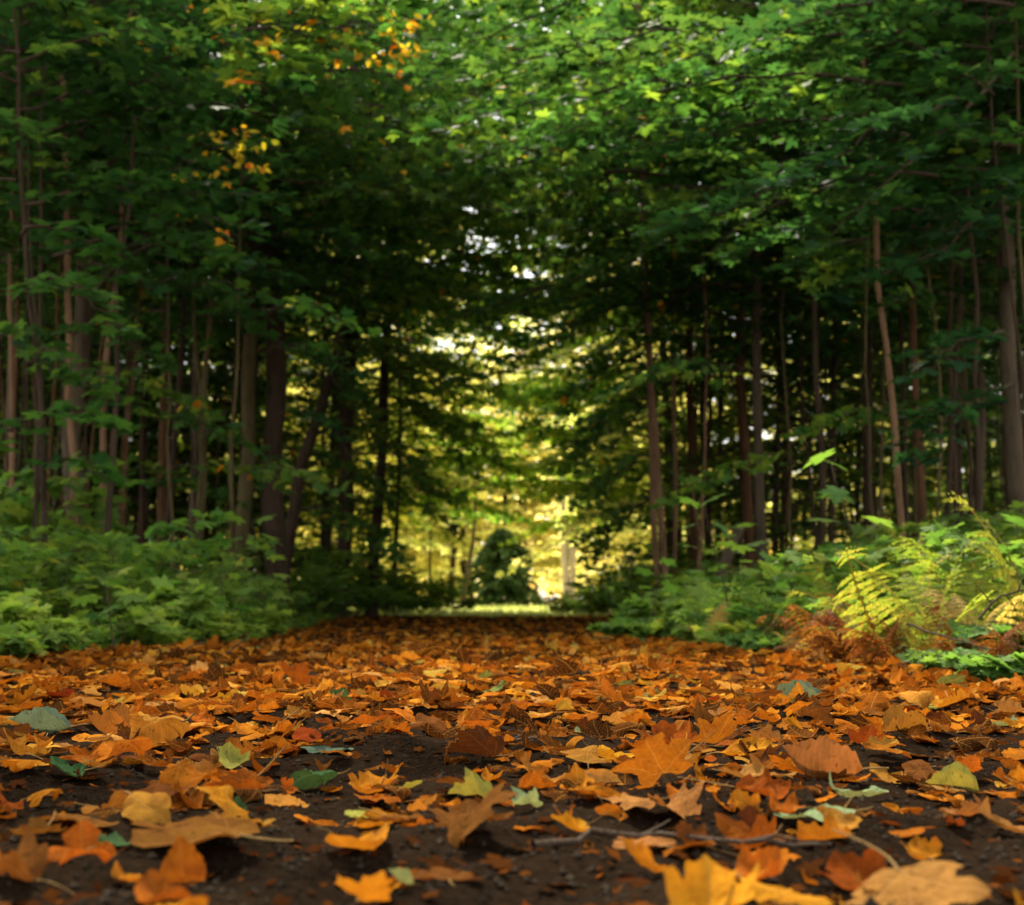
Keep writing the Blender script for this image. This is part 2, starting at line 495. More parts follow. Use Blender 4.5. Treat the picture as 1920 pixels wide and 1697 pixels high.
for k, (a, b, c) in DRY.items():
    DM[(k, 'maple')] = dry_leaf_mat('fallen %s maple leaf' % k, a, b, c, 'maple')
    DM[(k, 'oval')] = dry_leaf_mat('fallen %s oval leaf' % k, a, b, c, 'oval')
LITTER_STOPS = [(0.0, (0.045, 0.016, 0.005)), (0.16, (0.10, 0.034, 0.007)), (0.34, (0.22, 0.063, 0.006)), (0.5, (0.34, 0.108, 0.008)), (0.66, (0.38, 0.155, 0.011)),
                (0.80, (0.34, 0.170, 0.050)), (0.94, (0.48, 0.24, 0.020)), (1.0, (0.11, 0.14, 0.04))]
LITTER = dry_leaf_mat('leaf litter', None, (0.08, 0.03, 0.01), (0.40, 0.20, 0.045), 'maple', from_tint=LITTER_STOPS)
STEM = bark_mat('leaf stem', (0.28, 0.14, 0.05), (0.5, 0.32, 0.12))

# ------------------------------------------------------------------ setting
def grid(xs_of_y, ys, zf, name, mat, nx):
    V = []
    for y in ys:
        xs = xs_of_y(y)
        V.append(np.column_stack([xs, np.full(nx, y), zf(xs, np.full(nx, y))]))
    V = np.concatenate(V)
    ny = len(ys)
    i = (np.arange(ny - 1)[:, None] * nx + np.arange(nx - 1)[None]).ravel()
    mb = MB()
    mb.add(V, np.column_stack([i, i + 1, i + nx + 1, i + nx]))
    o = mb.obj(name, mat, smooth=True)
    o['kind'] = 'structure'
    return o


ys_far = np.concatenate([np.linspace(-12, 60, 145), np.linspace(64, 400, 50)])
grid(lambda y: np.concatenate([np.linspace(-250, -26, 12), np.linspace(-24, 24, 97), np.linspace(26, 250, 12)]), ys_far,
     lambda x, y: gz(x, y) - 0.012, 'ground', FLOOR, 121)


def hnoise(x, y):
    z = np.zeros_like(x)
    r = np.random.default_rng(5)
    for fr, am in ((9, 0.004), (21, 0.003), (47, 0.002), (95, 0.0014)):
        for _ in range(3):
            a = r.uniform(0, 2 * PI); p = r.uniform(0, 6.28)
            z = z + am * np.sin(fr * (x * math.cos(a) + y * math.sin(a)) + p + 1.3 * np.sin(fr * 0.37 * (y * math.cos(a) - x * math.sin(a))))
    return z


ys_p = [-1.0, 0.0]
while ys_p[-1] < 22.5:
    ys_p.append(ys_p[-1] + max(0.010, 0.010 * abs(ys_p[-1])))
grid(lambda y: np.linspace(xl(y) - 0.25, xr(y) + 0.25, 260), ys_p,
     lambda x, y: gz(x, y) + hnoise(x, y) - 0.03 * (1 - sstep(np.minimum(x - xl(y) + 0.25, xr(y) + 0.25 - x) / 0.2)), 'path', SOIL, 260)
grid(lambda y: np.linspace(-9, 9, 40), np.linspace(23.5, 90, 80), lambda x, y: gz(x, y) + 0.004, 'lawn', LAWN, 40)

# crumbs of soil and grit on the near path
mb = MB()
octv = np.array([(1, 0, 0), (0, 1, 0), (-1, 0, 0), (0, -1, 0), (0, 0, 1), (0, 0, -1)], float)
octf = np.array([(0, 1, 4), (1, 2, 4), (2, 3, 4), (3, 0, 4), (1, 0, 5), (2, 1, 5), (3, 2, 5), (0, 3, 5)])
n = 18000
yy = 0.55 + 2.6 * rng.random(n) ** 1.5
xx = rng.uniform(-1, 1, n) * (0.38 * yy + 0.1)
ss = 0.0010 + 0.0034 * rng.random(n) ** 4
zz = gz(xx, yy) + hnoise(xx, yy)
V = octv[None] * ss[:, None, None] * rng.uniform(0.6, 1.4, (n, 6, 1)) + rng.normal(0, 0.15, (n, 6, 3)) * ss[:, None, None]
V = V + np.column_stack([xx, yy, zz + ss * 0.3])[:, None, :]
mb.add(V.reshape(-1, 3), (octf[None] + (np.arange(n) * 6)[:, None, None]).reshape(-1, 3))
o = mb.obj('soil_crumbs', CRUMB)
tag(o, 'dark crumbs of soil and grit scattered over the near path', 'soil', kind='stuff')

GB = MB()
n = 9000
yy = 22.2 + 31 * rng.random(n) ** 1.6
xx = rng.uniform(-4.5, 4.5, n)
blade_v = np.array([(-0.05, 0, 0), (0.05, 0, 0), (0.03, 0.6, 0.05), (0, 1, 0.15)]); blade_f = np.array([(0, 1, 2), (0, 2, 3)])
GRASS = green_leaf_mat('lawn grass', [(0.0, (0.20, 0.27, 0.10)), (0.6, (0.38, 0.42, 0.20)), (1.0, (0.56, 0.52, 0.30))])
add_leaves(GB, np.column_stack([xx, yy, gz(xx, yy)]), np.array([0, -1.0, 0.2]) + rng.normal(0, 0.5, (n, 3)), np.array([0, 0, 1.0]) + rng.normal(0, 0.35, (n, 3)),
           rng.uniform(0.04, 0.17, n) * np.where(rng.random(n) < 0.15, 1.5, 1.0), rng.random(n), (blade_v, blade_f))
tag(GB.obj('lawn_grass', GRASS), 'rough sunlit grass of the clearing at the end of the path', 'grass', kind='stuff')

# ------------------------------------------------------------------ branches and crowns
def make_branch(LB, BB, p0, az, el, L, r, leaf, tint_fn, shape, droop=0.5, ntw=9, r0=0.012, spacing=0.075, twl=0.5, flat=0.30, sides=4):
    k = 7
    t = np.linspace(0, 1, k)
    e = el - droop * t ** 1.3
    a = az + np.cumsum(r.normal(0, 0.10, k))
    step = L / (k - 1)
    d = np.column_stack([np.cos(a) * np.cos(e), np.sin(a) * np.cos(e), np.sin(e)])
    pts = np.vstack([p0, p0 + np.cumsum(d[:-1] * step, axis=0)])
    poly_branch(LB, BB, pts, r, leaf, tint_fn, shape, ntw, r0, spacing, twl * L, flat, sides)


def poly_branch(LB, BB, pts, r, leaf, tint_fn, shape, ntw, r0, spacing, twl, flat=0.30, sides=4, t0=0.15, hang=0.25):
    pts = np.asarray(pts, float)
    seg = np.linalg.norm(np.diff(pts, axis=0), axis=1)
    cum = np.concatenate([[0], np.cumsum(seg)])
    if BB is not None:
        tube(BB, pts, np.linspace(r0, r0 * 0.25, len(pts)), sides)
    pos, nor, dr = [], [], []
    ts = np.linspace(t0, 1.0, ntw)
    for i, tt in enumerate(ts):
        s = tt * cum[-1]
        p = np.array([np.interp(s, cum, pts[:, c]) for c in range(3)])
        q = np.array([np.interp(min(s + 0.05, cum[-1]), cum, pts[:, c]) for c in range(3)])
        q0 = np.array([np.interp(max(s - 0.05, 0), cum, pts[:, c]) for c in range(3)])
        ax = q - q0
        ax /= np.linalg.norm(ax) + 1e-9
        ha = math.atan2(ax[1], ax[0])
        sd = 1 if i % 2 else -1
        if tt > 0.985:
            az = ha
        else:
            az = ha + sd * r.uniform(0.5, 1.15)
        tl = twl * (1 - 0.65 * tt) * r.uniform(0.6, 1.25)
        m = max(2, int(tl / spacing))
        w = np.linspace(0.15, 1, m)
        dz = r.uniform(-0.15, 0.12)
        hor = np.array([math.cos(az), math.sin(az), 0.0])
        tp = p + tl * (w[:, None] * hor + np.column_stack([np.zeros(m), np.zeros(m), dz * w - 0.22 * w ** 2]))
        if BB is not None and tl > 0.12:
            tube(BB, np.vstack([p, tp]), np.linspace(r0 * 0.4, r0 * 0.12, m + 1), 3)
        perp = np.array([-math.sin(az), math.cos(az), 0.0])
        for s2 in (1, -1):
            dd = nrm(perp * s2 * r.uniform(0.5, 1.0, (m, 1)) + hor * r.uniform(0.2, 0.9, (m, 1)) + r.normal(0, 0.2, (m, 3)) - np.array([0, 0, hang]))
            pos.append(tp + dd * leaf * 0.35); dr.append(dd)
            nor.append(np.array([0, 0, 1.0]) + r.normal(0, flat, (m, 3)))
        dd = nrm(hor + np.array([0, 0, -hang]) + r.normal(0, 0.2, 3))[None]
        pos.append(tp[-1:] + dd * leaf * 0.2); dr.append(dd); nor.append(np.array([[0, 0, 1.0]]) + r.normal(0, flat, (1, 3)))
    pos = np.concatenate(pos); dr = np.concatenate(dr); nor = np.concatenate(nor)
    n = len(pos)
    add_leaves(LB, pos, nor, dr, leaf * r.uniform(0.65, 1.2, n), tint_fn(r, n, pos), shape)


def tint_green(mean=0.3, sd=0.16, yellow=0.012):
    def f(r, n, pos):
        t = np.clip(r.normal(mean, sd, n), 0, 0.78)
        y = r.random(n) < yellow
        t[y] = r.uniform(0.82, 1.0, y.sum())
        return t
    return f


def crown_variant(seed, H, zmin, spread, nb, leaf, shape, mean, spacing, yellow, top=0.35, mat=LEAF):
    r = np.random.default_rng(seed)
    LB, BB = MB(), MB()
    base_az = r.uniform(0, 6.28)
    for i in range(nb):
        u = (i + r.random()) / nb
        z = zmin + (H - zmin) * u ** 0.95
        rel = (z - zmin) / (H - zmin)
        L = spread * (0.75 + 0.45 * math.sin(PI * min(rel * 1.1, 1))) * (1 - rel * (1 - top)) * r.uniform(0.65, 1.2)
        az = base_az + i * 2.4 + r.normal(0, 0.3)
        el = 0.15 + 0.65 * rel + r.normal(0, 0.12)
        tm = mean + r.normal(0, 0.07)
        make_branch(LB, BB, np.array([0, 0, z]), az, el, L, r, leaf, tint_green(tm, 0.13, yellow), shape, droop=0.45 + 0.25 * (1 - rel),
                    ntw=max(5, int(4 + L * 4.2)), r0=0.006 + 0.007 * L, spacing=spacing, twl=0.42)
    return LB.mesh('crown', mat), BB.mesh('limbs', TWIG), H


CROWNS = {'tall': [], 'low': [], 'sapling': [], 'clearing': []}
CROWNS['avenue'] = []; CROWNS['bushy'] = []
for s in range(4):
    CROWNS['tall'].append(crown_variant(100 + s, 13.0, 4.9, 2.5, 38, 0.125, SH_LOW, 0.36, 0.095, 0.002))
for s in range(3):
    CROWNS['low'].append(crown_variant(200 + s, 8.5, 3.6, 1.9, 32, 0.115, SH_LOW, 0.38, 0.09, 0.002))
for s in range(3):
    CROWNS['sapling'].append(crown_variant(300 + s, 5.5, 2.9, 0.95, 16, 0.105, SH_MID, 0.36, 0.08, 0.002))
for s in range(3):
    CROWNS['avenue'].append(crown_variant(500 + s, 13.0, 5.6, 3.2, 18, 0.13, SH_LOW, 0.25, 0.105, 0.002))
for s in range(3):
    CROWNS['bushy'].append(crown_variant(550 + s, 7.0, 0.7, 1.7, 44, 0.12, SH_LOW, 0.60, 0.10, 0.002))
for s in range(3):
    CROWNS['clearing'].append(crown_variant(400 + s, 11.0, 1.0, 3.2, 60, 0.19, SH_LOW, 0.55, 0.16, 0.0, mat=CLEAR_LEAF))


def polyline(pts, n, r, wob):
    pts = np.array([tuple(p) for p in pts], float)
    z = pts[:, 2]
    zz = np.linspace(z[0], z[-1], n)
    out = np.column_stack([np.interp(zz, z, pts[:, 0]), np.interp(zz, z, pts[:, 1]), zz])
    w = np.cumsum(r.normal(0, wob, (n, 2)), axis=0)
    w -= np.linspace(0, 1, n)[:, None] * w[-1]
    out[:, :2] += w
    return out


TREES = []      # (root, phrase, pixel x, pixel y) that still need a label by their neighbours
TREE_MARKS = []


def trunk_mesh(pts, r0, taper_to, seed, sides=9):
    r = np.random.default_rng(seed)
    n = len(pts)
    t = np.linspace(0, 1, n)
    rr = r0 * ((1 - t) * 1.0 + t * taper_to) * (1 + 0.05 * r.normal(0, 1, n))
    rr[0] *= 1.35; 
    mb = MB()
    tube(mb, pts, rr, sides)
    return mb


def hero_tree(pix, w, depth, bark, label, crown, short=None, hs=1.0, tag_h=None, name='tree', stems=None, seed=None, rz=None, mat=None):
    """A tree whose trunk runs through the given photo points (top to bottom) at this distance."""
    seed = seed if seed is not None else int(pix[0][0] * 7 + pix[-1][1])
    r = np.random.default_rng(seed)
    wp = [P(x, y, depth) for x, y in pix][::-1]      # bottom to top
    a, b = wp[0], wp[1]
    gzv = g1(a.x, a.y) - 0.05
    d = (b - a) / max(b.z - a.z, 1e-3)
    if a.z > gzv:
        foot = a - d * (a.z - gzv) * 0.7
        foot.z = gzv
        wp = [foot] + wp
    H = hs
    top = wp[-1]
    d2 = (wp[-1] - wp[-2]) / max(wp[-1].z - wp[-2].z, 1e-3)
    if top.z < H:
        ext = top + Vector((d2.x * 0.3 * (H - top.z), d2.y * 0.3 * (H - top.z), H - top.z))
        wp = wp + [ext]
    pts = polyline(wp, 16, r, 0.005 + 0.0009 * w)
    base = Vector(pts[0]); 
    root = thing(name, base, 0, label, 'tree', 'trees of the wood' if depth < 35 else 'trees of the sunny clearing')
    r0 = max(w / 2 * depth / F, 0.012)
    trunk_mesh(pts - pts[0], r0, 0.35, seed).obj('trunk', BARK[bark], root, True)
    for st_ in stems or []:
        sp = [P(x, y, depth) for x, y in st_[0]][::-1]
        f0 = Vector((sp[0].x, sp[0].y, g1(sp[0].x, sp[0].y) - 0.05))
        q = polyline([f0] + sp, 12, r, 0.01)
        trunk_mesh(q - pts[0], st_[1] / 2 * depth / F, 0.5, seed + 3).obj('trunk', BARK[bark], root, True)
    if crown:
        kind, idx = crown
        cm, lm, ch = CROWNS[kind][idx % len(CROWNS[kind])]
        sc = H / ch
        rot = rz if rz is not None else r.uniform(0, 6.28)
        # follow the trunk: put the crown's axis on the trunk at 60 % of its height
        j = int(len(pts) * 0.6)
        off = Vector(pts[j] - pts[0]); off.z = 0
        for nm, me in (('crown', cm), ('limbs', lm)):
            o = link(nm, me, root)
            o.location = off
            o.rotation_euler = (0, 0, rot)
            sx = min(sc, 1.25) * r.uniform(0.9, 1.1)
            o.scale = (sx, sx, sc)
    if short:
        x, y = pix[-1]
        TREE_MARKS.append((short, x, min(y, 1000)))
    return root


T = hero_tree
L1 = T([(176, 0), (166, 420), (160, 1000)], 42, 12.5, 'grey', 'thickest grey-brown tree in the front row beside the left shrubs', ('tall', 0), 'the thick grey tree', 8.5)
L2 = T([(116, 0), (130, 250), (143, 600), (152, 945)], 17, 10.5, 'pink', 'slender pinkish trunk standing just in front of the thick grey tree', ('low', 0), 'the pinkish trunk by the thick grey tree', 6.5)
L3 = T([(226, 510), (208, 700), (191, 1000)], 14, 11, 'pink', 'thin pinkish leaning stem on the path side of the thick grey tree', ('sapling', 0), 'the leaning pinkish stem', 6.0)
L4 = T([(26, 200), (35, 420), (52, 650), (72, 980)], 12, 8, 'dark', 'near-black bent sapling in front of pale stems at the picture edge', ('sapling', 1), 'the black bent sapling', 5.0)
L5 = T([(32, 0), (26, 500), (14, 1000)], 13, 11, 'pink', 'pale pink straight stem farthest from the path among the shrubs', ('low', 1), 'the pale pink edge stem', 6.5)
L6 = T([(52, 200), (42, 700), (32, 1000)], 10, 12, 'red', 'narrow reddish stem between the black sapling and the pale pink stem', ('sapling', 2), None, 6.5)
L7 = T([(312, 480), (322, 760), (314, 860), (322, 950)], 7, 12, 'olive', 'wavy pencil-thin olive sapling alone between the leaning stem and forked pair', ('sapling', 0), 'the wavy thin sapling', 5)
L8 = T([(402, 480), (388, 640), (375, 800), (372, 945)], 13, 13, 'olive', 'taller lit stem of the close pair of olive stems behind shrubs', ('low', 2), 'the lit olive stem', 6.8)
L9 = T([(343, 540), (358, 720), (362, 860), (356, 945)], 9, 12.8, 'olive', 'thinner bent stem hugging the lit olive stem', ('sapling', 1), None, 5.5)
L10 = T([(474, 380), (462, 700), (452, 1040)], 32, 15, 'olive', 'stout olive-brown trunk next to the thickest black trunk', ('tall', 1), 'the stout olive trunk', 9.5)
L11 = T([(500, 480), (506, 700), (512, 1060)], 46, 15, 'dark', 'thickest black trunk with reddish foot behind the shrubs left of path', ('tall', 2), 'the thick black trunk', 9.5)
L12 = T([(640, 600), (600, 740), (560, 860), (528, 1060)], 24, 17, 'dark', 'black trunk slanting toward the path out of the shade', ('tall', 3), 'the slanting black trunk', 9.5)
L13 = T([(655, 700), (645, 900), (632, 1110)], 30, 20, 'dark', 'broad dark trunk rising close behind the slanting black trunk', ('tall', 0), 'the broad dark trunk', 12)
L14 = T([(715, 600), (708, 850), (700, 1060)], 22, 21, 'dark', 'straight dark trunk nearest the sunny opening on its left', ('tall', 1), 'the dark trunk by the opening', 12)
L15 = T([(240, 700), (232, 980)], 8, 14, 'dark', 'spindly dark stem behind the leaning pinkish stem', ('sapling', 2), None, 6)
L16 = T([(444, 700), (428, 950)], 9, 12, 'olive', 'thin olive stem just in front of the stout olive trunk', ('sapling', 0), None, 5)
L17 = T([(745, 860), (742, 1090)], 10, 25, 'dark', 'thin dark tree with low leafy boughs at the opening edge', ('low', 0), None, 8)
R1 = T([(1210, 500), (1222, 860), (1230, 1110)], 12, 16, 'pink', 'lit pinkish stem first to the right of the opening', ('tall', 2), 'the lit pinkish stem', 10)
R2 = T([(1215, 700), (1232, 980), (1250, 1112)], 14, 15.6, 'pink', 'second pinkish stem crossing close in front of the first one', ('low', 1), None, 8)
R3 = T([(1265, 800), (1264, 1080)], 9, 17, 'pink', 'short thin pinkish stem right beside the lit pinkish pair', ('sapling', 1), None, 6)
R4 = T([(1302, 440), (1296, 760), (1300, 1000)], 18, 19, 'red', 'reddish brown trunk behind the small fork of stems', ('tall', 3), 'the reddish trunk', 12)
R5 = T([(1418, 420), (1418, 720), (1432, 1000)], 22, 15, 'grey', 'patchy grey-pink trunk rising behind the leaning stump', ('tall', 0), 'the patchy trunk', 9.5)
R6 = T([(1462, 480), (1455, 950)], 14, 20, 'dark', 'dark trunk close behind the patchy trunk', ('tall', 1), None, 11)
R7 = T([(1628, 470), (1652, 720), (1682, 995)], 14, 10, 'pink', 'bare pink-brown stem leaning outward above the green shrubs', ('low', 2), 'the leaning pink-brown stem', 7.5)
R8 = T([(1712, 430), (1722, 700), (1735, 990)], 17, 13, 'red', 'brown trunk next to the leaning pink-brown stem on its far side', ('tall', 2), 'the brown trunk', 10)
R9 = T([(1692, 520), (1702, 990)], 11, 15, 'dark', 'dark narrow trunk squeezed between leaning stem and brown trunk', ('low', 0), None, 9)
R10 = T([(1845, 300), (1862, 620), (1895, 1010)], 36, 11, 'grey', 'thickest trunk on the fern side with pale patches', ('tall', 3), 'the thick fern-side trunk', 10.5)
R11 = T([(1868, 380), (1885, 520), (1912, 700), (1930, 1000)], 9, 9, 'dark', 'thin dark whip in front of the thick fern-side trunk', ('sapling', 2), None, 5)
R12 = T([(1642, 560), (1634, 980)], 18, 17, 'dark', 'dark trunk half hidden behind the leaning pink-brown stem', ('tall', 0), None, 11)
R13 = T([(1350, 600), (1342, 1000)], 12, 22, 'dark', 'dark slim trunk between the reddish and the patchy trunk', ('tall', 1), None, 11)
R14 = T([(1318, 820), (1313, 1010)], 7, 15, 'pink', 'small forked stem in front of the reddish trunk', ('sapling', 0), None, 5, stems=[([(1296, 900), (1310, 1010)], 6)])
R15 = T([(1560, 540), (1556, 980)], 13, 18, 'dark', 'dark trunk midway between the patchy trunk and leaning pink-brown stem', ('tall', 2), 'the midway dark trunk', 11)
R16 = T([(1782, 540), (1790, 990)], 10, 12, 'dark', 'thin dark stem between the brown and the thick fern-side trunk', ('low', 1), None, 7)

# leaning broken stump
q = [P(1350, 1085, 13), P(1366, 1035, 13), P(1390, 985, 13)]
q = [Vector((q[0].x, q[0].y, g1(q[0].x, q[0].y) - 0.05))] + q
pp = polyline(q, 9, rng, 0.008)
root = thing('tree_stump', pp[0], 0, 'leaning broken stump between the lit pinkish stems and patchy trunk', 'stump')
mb = MB(); tube(mb, pp - pp[0], np.linspace(0.075, 0.05, 9), 9, cap=True); mb.obj('stump_wood', BARK['grey'], root, True)

# clearing
C1 = T([(893, 930), (885, 1020), (868, 1118)], 9, 44, 'grey', 'slim leaning grey tree at the left of the sunny lawn', ('sapling', 0), 'the slim leaning grey tree', 8)
C2 = T([(1043, 700), (1054, 900), (1062, 1122)], 14, 46, 'pale', 'pale tree of several stems standing at the right of the lawn', ('tall', 1), 'the pale many-stemmed tree', 13,
       stems=[([(1066, 800), (1074, 1122)], 12), ([(1085, 950), (1068, 1122)], 8)])
C3 = T([(808, 900), (806, 1090)], 6, 38, 'dark', 'thin dark tree standing before the palest trees of the clearing', ('low', 2), 'the thin dark clearing tree', 6)


def conifer(px, top, base, depth, wpx, label):
    b = P(px, base, depth); b.z = g1(b.x, b.y)
    H = (base - top) / F * depth
    W = wpx / 2 / F * depth
    r = np.random.default_rng(77)
    root = thing('conifer_tree', b, 0, label, 'tree')
    mb = MB(); tube(mb, [(0, 0, 0), (0, 0, H)], [0.10, 0.01], 7); mb.obj('trunk', BARK['dark'], root, True)
    LB = MB()
    pos, nor, dr = [], [], []
    for i in range(260):
        u = r.random() ** 0.8
        z = 0.15 + (H - 0.15) * u
        az = r.uniform(0, 6.28)
        L = W * (1 - u) ** 0.38 * r.uniform(0.55, 1.1) * (1 + 0.4 * math.sin(3 * az + 9 * u)) + 0.1
        m = max(4, int(L / 0.05))
        w = np.linspace(0.1, 1, m)
        p = np.column_stack([np.cos(az) * L * w, np.sin(az) * L * w, z - 0.35 * L * w ** 1.5])
        for s in (1, -1):
            dd = nrm(np.array([math.cos(az + s * 0.8), math.sin(az + s * 0.8), -0.45]) + r.normal(0, 0.15, (m, 3)))
            pos.append(p); dr.append(dd); nor.append(np.array([0, 0, 1.0]) + r.normal(0, 0.5, (m, 3)))
    pos = np.concatenate(pos); dr = np.concatenate(dr); nor = np.concatenate(nor)
    add_leaves(LB, pos, nor, dr, r.uniform(0.12, 0.26, len(pos)), r.random(len(pos)), SH_OVAL)
    LB.obj('crown', NEEDLE, root)


conifer(940, 1000, 1146, 52, 140, 'dark rounded conifer in the middle of the sunny clearing')


# ---- fill trees: each one a tree, crowns shared between copies
def fill_tree(x, y, kind, idx, H, bark, r0, phrase, mean_lean=0.0):
    r = np.random.default_rng(int(abs(x) * 1000 + y * 77))
    z = g1(x, y) - 0.05
    n = 12
    zz = np.linspace(0, H, n)
    w = np.cumsum(r.normal(0, 0.028, (n, 2)), axis=0)
    lean = r.normal(0, 0.03, 2)
    pts = np.column_stack([w[:, 0] + lean[0] * zz, w[:, 1] + lean[1] * zz, zz])
    pts[0] = 0
    root = thing('tree', (x, y, z), 0, None, 'tree')
    trunk_mesh(pts, r0, 0.3, int(abs(x) * 100 + y), 7).obj('trunk', BARK[bark], root, True)
    cm, lm, ch = CROWNS[kind][idx % len(CROWNS[kind])]
    sc = H / ch
    rot = r.uniform(0, 6.28)
    sx = min(max(sc, 0.8), 1.2) * r.uniform(0.9, 1.1)
    for nm, me in (('crown', cm), ('limbs', lm)):
        o = link(nm, me, root)
        o.location = (pts[6, 0], pts[6, 1], 0)
        o.rotation_euler = (0, 0, rot)
        o.scale = (sx, sx, sc)
    px, py = proj((x, y, z + 1.2))
    TREES.append((root, phrase, px, py))
    return root


rf = np.random.default_rng(21)
placed = []


def ok_place(x, y, dmin):
    for a, b in placed:
        if (a - x) ** 2 + (b - y) ** 2 < dmin * dmin:
            return False
    placed.append((x, y))
    return True


# avenue trees whose crowns close the arch over the path
AVENUE = []
for i, (x, y, H) in enumerate([(-3.2, 17.5, 11), (2.9, 17.4, 11), (-3.0, 22.5, 12), (2.9, 21.0, 12),
                               (-3.1, 26.0, 13), (2.8, 25.0, 13), (-3.6, 30.0, 14), (3.4, 29.0, 14), (-3.6, 34.5, 15), (3.4, 33.0, 15)]):
    placed.append((x, y))
    H = 0.43 * y + 0.6
    fill_tree(x, y, 'avenue' if y < 27 else 'clearing', i, H, ['dark', 'red', 'grey'][i % 3], 0.06 + 0.02 * (i % 3), 'avenue tree arching over the path')
    AVENUE.append((TREES[-1][0], x, y))
for i, (x, y) in enumerate([(-3.0, 25.0), (3.0, 24.0), (-4.0, 21.0), (4.0, 20.5), (2.75, 20.0), (3.4, 27.5), (-3.4, 28.0), (-2.9, 21.5)]):
    placed.append((x, y))
    fill_tree(x, y, 'bushy', i, 7 + (i % 3), 'dark', 0.035, 'low-branched dark tree beside the far path')
cnt = 0
for k in range(3000):
    if cnt >= 72:
        break
    y = rf.uniform(9.5, 29)
    if y > 25 and rf.random() < 0.4: continue
    side = -1 if rf.random() < 0.52 else 1
    lim = 0.37 * y + 1.5
    x = side * rf.uniform(3.1 + 0.02 * y, lim)
    if side > 0 and y > 17 and rf.random() < 0.5:
        continue
    if not ok_place(x, y, 1.15):
        continue
    kind = ['tall', 'tall', 'bushy', 'low', 'bushy'][int(rf.integers(0, 5))] if y > 17 else ['low', 'sapling', 'tall'][int(rf.integers(0, 3))]
    H = {'tall': rf.uniform(10.5, 15), 'low': rf.uniform(6.5, 9.5), 'sapling': rf.uniform(4.5, 6), 'bushy': rf.uniform(5.5, 9)}[kind]
    r0 = {'tall': rf.uniform(0.05, 0.11), 'low': rf.uniform(0.03, 0.06), 'sapling': rf.uniform(0.015, 0.028), 'bushy': rf.uniform(0.03, 0.05)}[kind]
    bark = ['dark', 'dark', 'red', 'olive', 'grey'][int(rf.integers(0, 5))]
    r0 *= 0.8
    if side < 0 and y < 13.5 and x > -4.6: continue
    if y < 14.5: H = min(H, 7.5)
    if y < 14: bark = 'dark' if bark in ('olive', 'grey') else bark; r0 *= 0.6
    ph = {'tall': 'tall', 'low': 'mid-sized', 'sapling': 'spindly', 'bushy': 'low-branched'}[kind] + ' ' + {'dark': 'black-barked', 'red': 'red-brown', 'olive': 'olive-barked', 'grey': 'grey-barked'}[bark] + (' sapling' if kind == 'sapling' else ' tree')
    fill_tree(x, y, kind, int(rf.integers(0, 9)), H, bark, r0, ph + ' deep in the wood')
    cnt += 1
cnt = 0
for k in range(3000):
    if cnt >= 44: break
    y = rf.uniform(9.0, 19)
    side = -1 if cnt % 2 else 1
    x = side * rf.uniform(2.9 if y > 11 else 2.5, 0.37 * y + 0.2)
    if not ok_place(x, y, 0.45): continue
    fill_tree(x, y, 'sapling', int(rf.integers(0, 9)), rf.uniform(4.6, 6.5), ['dark', 'red', 'olive', 'dark'][cnt % 4], rf.uniform(0.010, 0.022), ['hair-thin', 'slim', 'wand-like'][cnt % 3] + ' ' + ['black', 'reddish', 'olive', 'dark'][cnt % 4] + ' sapling stem')
    cnt += 1
cnt = 0
for k in range(3000):
    if cnt >= 44: break
    y = rf.uniform(31, 41)
    x = (1 if cnt % 4 == 0 else -1) * rf.uniform(9.5 + 0.10 * (y - 31), 0.37 * y + 1.5)
    if not ok_place(x, y, 1.3): continue
    kind = ['bushy', 'bushy', 'tall'][cnt % 3]
    fill_tree(x, y, kind, int(rf.integers(0, 9)), rf.uniform(7, 10) if kind == 'bushy' else rf.uniform(12, 15), 'dark', rf.uniform(0.05, 0.1), {'bushy': 'leafy-based', 'tall': 'lofty'}[kind] + ' dark tree deepest in the wood')
    cnt += 1
cnt = 0
for k in range(3000):
    if cnt >= 40: break
    y = rf.uniform(16, 28)
    x = (1 if cnt % 4 == 0 else -1) * rf.uniform(4.2, 0.37 * y + 1.0)
    if not ok_place(x, y, 0.9): continue
    fill_tree(x, y, 'bushy', int(rf.integers(0, 9)), rf.uniform(5, 8.5), ['dark', 'red'][cnt % 2], rf.uniform(0.03, 0.05), ['leafy', 'bushy', 'ragged'][cnt % 3] + ' young tree closing the gaps between trunks')
    cnt += 1
# unseen trees added beside and behind the camera to shade the near leaves
for i, (x, y, H) in enumerate([(-2.5, 5.2, 9.5), (-4.2, 3.0, 10), (2.5, 4.0, 10), (-2.8, 0.6, 10), (1.2, -0.8, 11)]):
    fill_tree(x, y, 'tall', i, H, 'dark', 0.08, None)
    tag(TREES[-1][0], 'unseen tall tree added beside the viewer, its crown shading the near leaves', None, 'unseen trees added to shade the near leaves')
# trees standing round the sunny clearing and far behind it
for i in range(40):
    x = rf.uniform(-24, 26) if i > 15 else rf.uniform(-7, 8)
    y = rf.uniform(56, 88) if i > 15 else rf.uniform(56, 64)
    if i > 27: x, y = (rf.uniform(-13, -4.5) if i % 2 else rf.uniform(4.0, 13)), rf.uniform(36, 48)
    fill_tree(x, y, 'clearing', i, rf.uniform(10, 17), ['pale', 'grey', 'dark'][i % 3], rf.uniform(0.1, 0.2), ['pale-stemmed', 'grey-stemmed', 'dark-stemmed'][i % 3] + [' slender', ' tall', ' spreading', ' rounded'][i % 4] + ' clearing tree')

